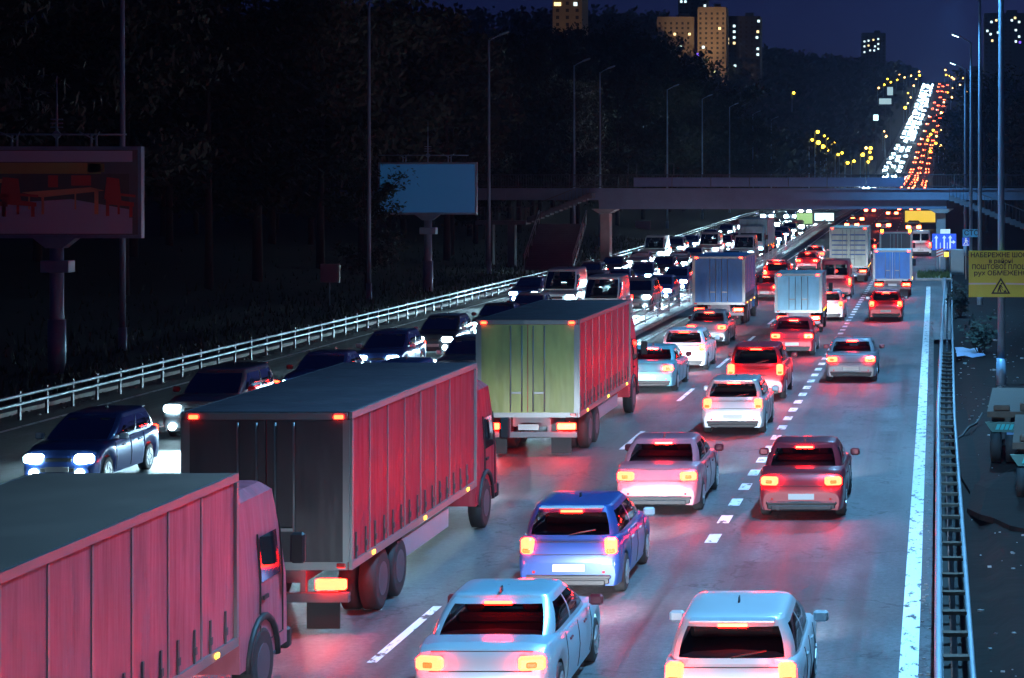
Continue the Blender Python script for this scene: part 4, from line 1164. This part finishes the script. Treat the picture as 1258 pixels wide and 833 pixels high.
A = [('hatch','white',-2.4,25.6,'white hatchback at the bottom edge of the right lane'),
     ('sedan','wine',-2.6,42.6,'wine red saloon in the right lane behind a gap of empty road'),
     ('sedan','grey',-2.75,72,'grey saloon in the right lane beside the short white dashes'),
     ('hatch','red',-2.3,104,'red hatchback in the right lane close behind the small blue-backed truck'),
     ('van','white',-1.0,190,'white van standing under the right end of the footbridge'),
     ('van','wine',-5.75,124.5,'maroon panel van right behind the tall cream truck'),
     ('hatch','white',-5.2,104,'small white hatchback ahead of the cyan box van'),
     ('sedan','red',-5.5,83,'red saloon directly behind the cyan box van'),
     ('suv','red',-5.5,66,'tall red car in the middle lane behind the red saloon'),
     ('hatch','silver',-5.35,57,'silver hatchback brightly lit from behind in the middle lane'),
     ('sedan','pink',-5.6,43.3,'pinkish red saloon in the middle lane beside the olive truck'),
     ('hatch','blue',-5.9,34.6,'dark blue hatchback in the middle lane beside the dark truck'),
     ('sedan','cyan',-5.6,26.4,'pale blue saloon at the bottom edge of the middle lane'),
     ('sedan','teal',-9.2,68.6,'teal saloon just ahead of the olive and red truck'),
     ('hatch','white',-9.0,76.5,'white hatchback ahead of the teal saloon near the median'),
     ('sedan','grey',-9.4,88,'grey saloon following the blue box truck'),
     ('sedan','wine',-9.7,122,'wine coloured saloon ahead of the blue box truck'),
     ('hatch','red',-10.9,147,'red hatchback close to the median fence before the bridge'),
     ('suv','wine',-10.0,136,'dark red tall car in the left lane ahead of the wine saloon'),
     ('sedan','red',-9.6,162,'red saloon in the left lane just before the footbridge'),
     ('sedan','silver',-9.8,176,'silver saloon in the left lane under the footbridge'),
     ('hatch','red',-6.0,172,'red hatchback in the middle lane under the footbridge'),
     ('suv','dark',-5.8,186,'dark tall car in the middle lane beyond the footbridge')]
A += [('hatch','grey',-2.5,14.5,'added unseen grey hatchback following in the right lane, below the view'), ('suv','silver',-5.9,13.5,'added unseen silver tall car following in the middle lane, below the view')]  # unseen cars, added so their headlights brighten the nearest rears
for kind, c, x, d, lab in A:
    car(kind, P[c], x, d, lab, G1, tail='lit', beam=True)
G2 = 'oncoming cars with white headlights'
ordn = ['first','second','third','fourth','fifth','sixth','seventh','eighth','ninth','tenth','eleventh','twelfth','thirteenth','fourteenth','fifteenth','sixteenth','seventeenth','eighteenth','nineteenth']
cyc = [('sedan','dark'),('hatch','blue'),('suv','grey'),('sedan','silver'),('hatch','dark'),('sedan','blue'),('van','white')]
for lane, x, dl in (('inner', -15.9, [51, 61, 71, 81, 91, 101, 111, 121, 132, 143, 154, 165, 176, 203, 214, 226, 238]), ('middle', -19.4, [47, 56, 65, 74, 83, 92, 101, 110, 120, 130, 140, 150, 161, 172, 184, 196, 209, 222, 236]), ('outer', -23.0, [118, 129, 140, 151, 163, 175, 188, 202, 217, 233])):
    for i, d in enumerate(dl):
        kd, c = cyc[(i * 3 + len(lane)) % 7]
        if kd == 'van' and i < 2: kd, c = 'hatch', 'blue'
        car(kd, P[c], x + random.uniform(-.25, .25), d, '%s oncoming %s, %s from the near end of the %s lane' % ({'dark':'black','blue':'dark blue','grey':'grey','silver':'silver','white':'white'}[c], {'sedan':'saloon','hatch':'hatchback','suv':'tall car','van':'van'}[kd], ordn[i], lane), G2, oncoming=True, tail='dim')

# far traffic: whole small cars, lamps included in the mesh
def far_car(front):
    mb = MB(); mb.box((0,0,.6), (1.75,4.3,.7), bev=.15); mb.box((0,-.2,1.15), (1.5,2.2,.5), bev=.2)
    y = 2.16 if front else -2.16
    for s in (-1, 1): mb.box((s*.62,y,.68), (.5,.06,.3), mi=1)
    return mb.mesh('far_car', [paint('far', (.2,.21,.24)), mat('far_headlamp', (.8,.8,.8), .3, emit=(.6,.9,1.0), es=600) if front else mat('far_tail_lamp', (.5,.02,.02), .3, emit=(1.0,.06,.02), es=60)])
FC = {True: far_car(True), False: far_car(False)}
rnd = random.Random(3)
for front in (True, False):
    for lane, x in enumerate((-16, -19.5, -23) if front else (-2.3, -6, -9.8)):
        d = 250 + rnd.uniform(0, 12)
        dense = front
        while d < 1880:
            xx = x + rnd.uniform(-.3,.3) + xr(d)
            sl = math.atan2(zr(d+5) - zr(d-5), 10)
            o = link('car', FC[front]); o.location = (xx, d, zr(d)); o.rotation_euler = (sl if not front else -sl, 0, math.pi if front else 0)
            tag(o, 'tiny far car with white headlights coming down the far hill' if front else 'tiny far car with red tail lights climbing the far hill', 'car', 'far oncoming cars' if front else 'far cars climbing the hill')
            d += rnd.uniform(13, 60) + d * .014 + (rnd.uniform(40, 120) if rnd.random() < .12 else 0) if not (dense and d > 1330) else rnd.uniform(10, 40)

# ================================================================== far street lamps and lit boards
def far_lamp(c, base, label, group, m, r):
    o = empty('street_lamp', (c.x, c.y, base)); tag(o, label, 'street lamp', group)
    h = c.z - base
    key = ('fpole', round(h))
    mb = MB(); mb.tube([(0,0,-1),(0,0,h+.2)], [.22,.12], 6); mb.tube([(0,0,h+.2),(.8,0,h+.5)], .1, 5); mb.build('pole', POLE, o)
    mb = MB(); mb.box((.9,0,h+.42), (1.0,.5,.2), bev=.08); hd = mb.build('lamp_head', POLE, o)
    mb = MB()
    rows = [[(.9 + r*math.sin(t)*math.cos(a), r*math.sin(t)*math.sin(a), h + .1 - r*.2 + r*math.cos(t)) for a in [k*math.pi/4 for k in range(8)]] for t in [k*math.pi/6 for k in range(7)]]
    mb.grid(rows, close=True); mb.build('lens', m, o)
YL = mat('sodium_lamp', (.7,.6,.2), .4, emit=(1.0,.55,.03), es=9.0); WL = mat('warm_lamp', (.7,.6,.3), .4, emit=(1.0,.5,.14), es=9)
for px, py, d in [(1001,162,640),(994,172,610),(1002,175,700),(1008,180,740),(1013,184,780),(1015,171,760),(1021,176,800),(1026,190,640),(1031,188,660),(1038,200,700),(1046,198,740),(1057,190,800),(1066,187,840),(1067,194,830),(1010,167,790),(1067,182,900),(1063,199,640)]:
    c = S(px, py, d); far_lamp(c, max(gz(c.x, d), c.z - 14), 'far yellow street lamp glowing in the cluster left of the climbing road', 'far yellow street lamps', YL, random.choice((.38,.5,.7)))
c = S(973, 114, 1100); far_lamp(c, c.z - 9, 'lone yellow lamp on the dark hillside', None, YL, .7)
for k in range(16):
    d = 950 + k * 58
    for s, x in ((-1, -29.5), (1, 2.2)):
        if rnd.random() < .2: continue
        d = 950 + k * 58 + rnd.uniform(-26, 26); x += rnd.uniform(-3.5, 3.5)
        z = zr(d) + 11.5; far_lamp(Vector((x + xr(d), d, z)), zr(d), 'warm street lamp lining the %s side of the far climbing road' % ('left' if s < 0 else 'right'), 'warm lamps along the far road', WL if k % 3 else YL, rnd.uniform(.4, 1.0))
for px, py, d in [(1078,108,1500),(1085,104,1560),(1093,101,1620),(1101,98,1700),(1110,95,1760),(1118,93,1800),(1128,88,1840),(1089,97,1700),(1104,92,1820),(1160,86,1700),(1161,92,1720),(1168,95,1650),(1175,93,1600),(1182,96,1560),(1178,104,1500),(1186,112,1450)]:
    c = S(px, py, d); far_lamp(c, c.z - 9, 'warm lamp in the dazzling cluster round the hilltop', 'warm lamps round the hilltop', YL if px % 2 else WL, .65)
for px, py, d in [(1141,165,900),(1137,172,880),(1144,160,930),(1140,186,820),(1147,176,860)]:
    c = S(px, py, d); far_lamp(c, c.z - 8, 'yellow lamp among the trees right of the far road', 'yellow lamps right of the far road', YL, .5)

def lit_board(px0, py0, px1, py1, d, m, label, leg=True):
    a, b = S(px0, py0, d), S(px1, py1, d); cx = (a.x + b.x)/2; g0 = gz(cx, d)
    o = empty('lit_billboard', (cx, d, g0)); tag(o, label, 'billboard', 'distant lit billboards')
    zc = (a.z + b.z)/2 - g0
    mb = MB(); mb.box((0,0,zc), (abs(b.x-a.x), .3, abs(a.z-b.z))); mb.build('panel', m, o)
    mb = MB(); mb.box((0,.2,zc), (abs(b.x-a.x)+.3, .2, abs(a.z-b.z)+.3)); mb.build('frame', STEEL_D, o)
    if leg: mb = MB(); mb.tube([(0,.3,-.5),(0,.3,zc)], .2, 8); mb.build('pole', STEEL_D, o)
LW = mat('lit_white', (.8,.8,.8), .4, emit=(.6,.95,1.0), es=2.0); LY = mat('lit_yellow', (.7,.6,.1), .4, emit=(.9,.6,.06), es=.75, noise=None); LG = mat('lit_green', (.4,.6,.3), .4, emit=(.5,.9,.35), es=.5)
lit_board(979, 262, 998, 275, 255, LG, 'pale green lit billboard seen under the bridge')
lit_board(1001, 262, 1024, 271, 275, LW, 'dazzling white lit billboard seen under the bridge')
lit_board(1112, 259, 1149, 273, 262, LY, 'wide yellow lit panel seen under the right end of the bridge')
LD = mat('lit_dim', (.7,.7,.7), .4, emit=(.55,.85,.95), es=.55)
lit_board(1080, 121, 1095, 128, 1150, LD, 'wide white lit billboard beside the far climbing road')
lit_board(1073, 141, 1079, 148, 1000, LW, 'small square white lit billboard lower on the far roadside')
lit_board(1090, 107, 1097, 117, 1300, LD, 'upright white lit panel left of the hilltop lights')

# ================================================================== far apartment blocks
def tower(px0, px1, pyt, pyb, d, wallm, label, wins, dark=None, name='apartment_building', depth=16, flood=0):
    a, b = S(px0, pyt, d), S(px1, pyb, d)
    cx, w = (a.x + b.x)/2, b.x - a.x; z0 = b.z - 25; h = a.z - z0
    o = empty(name, (cx, d, z0)); tag(o, label, 'building', 'far apartment blocks')
    mb = MB(); mb.box((0, depth/2, h/2), (w, depth, h)); mb.box((0, depth/2, h + .6), (w*.98, depth*.98, 1.2)); mb.box((w*.15, depth/2, h + 2.2), (w*.25, depth*.3, 3))
    nf = int((a.z - b.z) / 3.0)
    for k in range(nf): mb.box((0, -.06, h - 1.2 - 3*k), (w*.99, .12, .25))
    mb.build('wall', wallm, o)
    nx = max(3, int(w / 3.2))
    dm = mat('window_dark', (.10,.08,.07), .2)
    q = 0
    for i in range(nx):
        for k in range(min(nf, 12)):
            if q < 72:
                mb = MB(); mb.box((-w/2 + (i + .5)*w/nx, -.03, h - 2.8 - 3*k), (1.3, .1, 1.4)); mb.build('window', dm, o); q += 1
    if flood:
        fl = bpy.data.lights.new('floodlight', 'SPOT'); fl.energy = flood; fl.color = (1.0, .72, .46); fl.spot_size = R(70); fl.spot_blend = .6; fl.shadow_soft_size = 1
        fo = bpy.data.objects.new('floodlight', fl); col.objects.link(fo); fo.parent = o; fo.location = (w*.3, -42, h - 42); fo.rotation_euler = (R(112), 0, R(6))
    for px, py, m in wins:
        c = S(px, py, d); mb = MB(); mb.box((c.x - cx, -.16, c.z - z0), (1.5, .12, 1.5)); mb.build('window', m, o)
WW = mat('window_warm', (.7,.6,.4), .4, emit=(1.0,.75,.35), es=1.6); WC = mat('window_cool', (.7,.8,.8), .4, emit=(.65,.9,.95), es=1.5); WV = mat('window_violet', (.3,.2,.7), .4, emit=(.2,.1,1.0), es=1.5)
BEI = mat('facade_beige', (.5,.36,.24), .8, noise=(.2,.15)); BEI2 = mat('facade_tan', (.55,.38,.24), .8, noise=(.2,.15))
DKF = mat('facade_dark', (.10,.10,.12), .8, noise=(.2,.2))
tower(807, 856, 23, 95, 1300, BEI, 'beige apartment block with a stepped gable, left of the tall tan tower', [(829,42,WW),(847,42,WW),(836,58,WC),(834,50,DKF)], flood=30000)
tower(857, 892, 11, 95, 1290, BEI2, 'tall tan apartment tower lit by warm light', [(884,35,WW),(864,58,WC),(865,74,WC),(857,67,WV)], flood=48000)
tower(893, 934, 22, 100, 1330, DKF, 'dark apartment tower right of the tan tower', [(893.5,33,WC),(902,32,WC),(902,39,WC),(902,46,WC),(894,48,WW),(894,53,WW),(902,53,WW),(932,26,WC),(931,39,WW),(930,46,WC),(931,60,WC),(931,67,WC),(903,81,WC)])
tower(833, 868, -6, 30, 1420, DKF, 'dark tower rising behind the beige block', [(837,2,WC),(842,2,WC),(866,7,WC)])
tower(1058, 1088, 42, 80, 1900, DKF, 'small dark apartment block with rows of lit windows left of the hilltop road', [(1062,51,WC),(1062,57,WC),(1067,50,WC),(1073,49,WW),(1079,48,WC),(1079,54,WC),(1079,60,WC),(1069,62,WC),(1074,62,WC),(1067,56,WW),(1062,64,WC),(1075,57,WC)])
tower(1209, 1262, 18, 85, 1500, DKF, 'dark apartment block with scattered lit windows at the right edge', [(1218,27,WC),(1224,25,WW),(1213,38,WC),(1217,42,WC),(1226,40,WC),(1243,25,WC),(1247,22,WW),(1252,27,WC),(1248,37,WC),(1252,45,WC),(1253,52,WV),(1248,51,WC),(1219,50,WW)])
tower(679, 715, -4, 40, 900, BEI, 'beige block barely rising above the dark trees', [(683,5,WW),(687,5,WW),(707,5,WC)], flood=7000)

# ================================================================== night haze
mb = MB(); mb.box((0, 2050, 76), (2000, 4260, 170))
hz_m = bpy.data.materials.new('haze_air'); hz_m.use_nodes = True
nt = hz_m.node_tree; nt.nodes.remove(nt.nodes['Principled BSDF'])
pv = nt.nodes.new('ShaderNodeVolumePrincipled'); pv.inputs['Density'].default_value = .00011; pv.inputs['Color'].default_value = (.40, .55, 1, 1); pv.inputs['Anisotropy'].default_value = .3
nt.links.new(pv.outputs['Volume'], nt.nodes['Material Output'].inputs['Volume'])
tag(mb.build('haze', hz_m), kind='stuff')
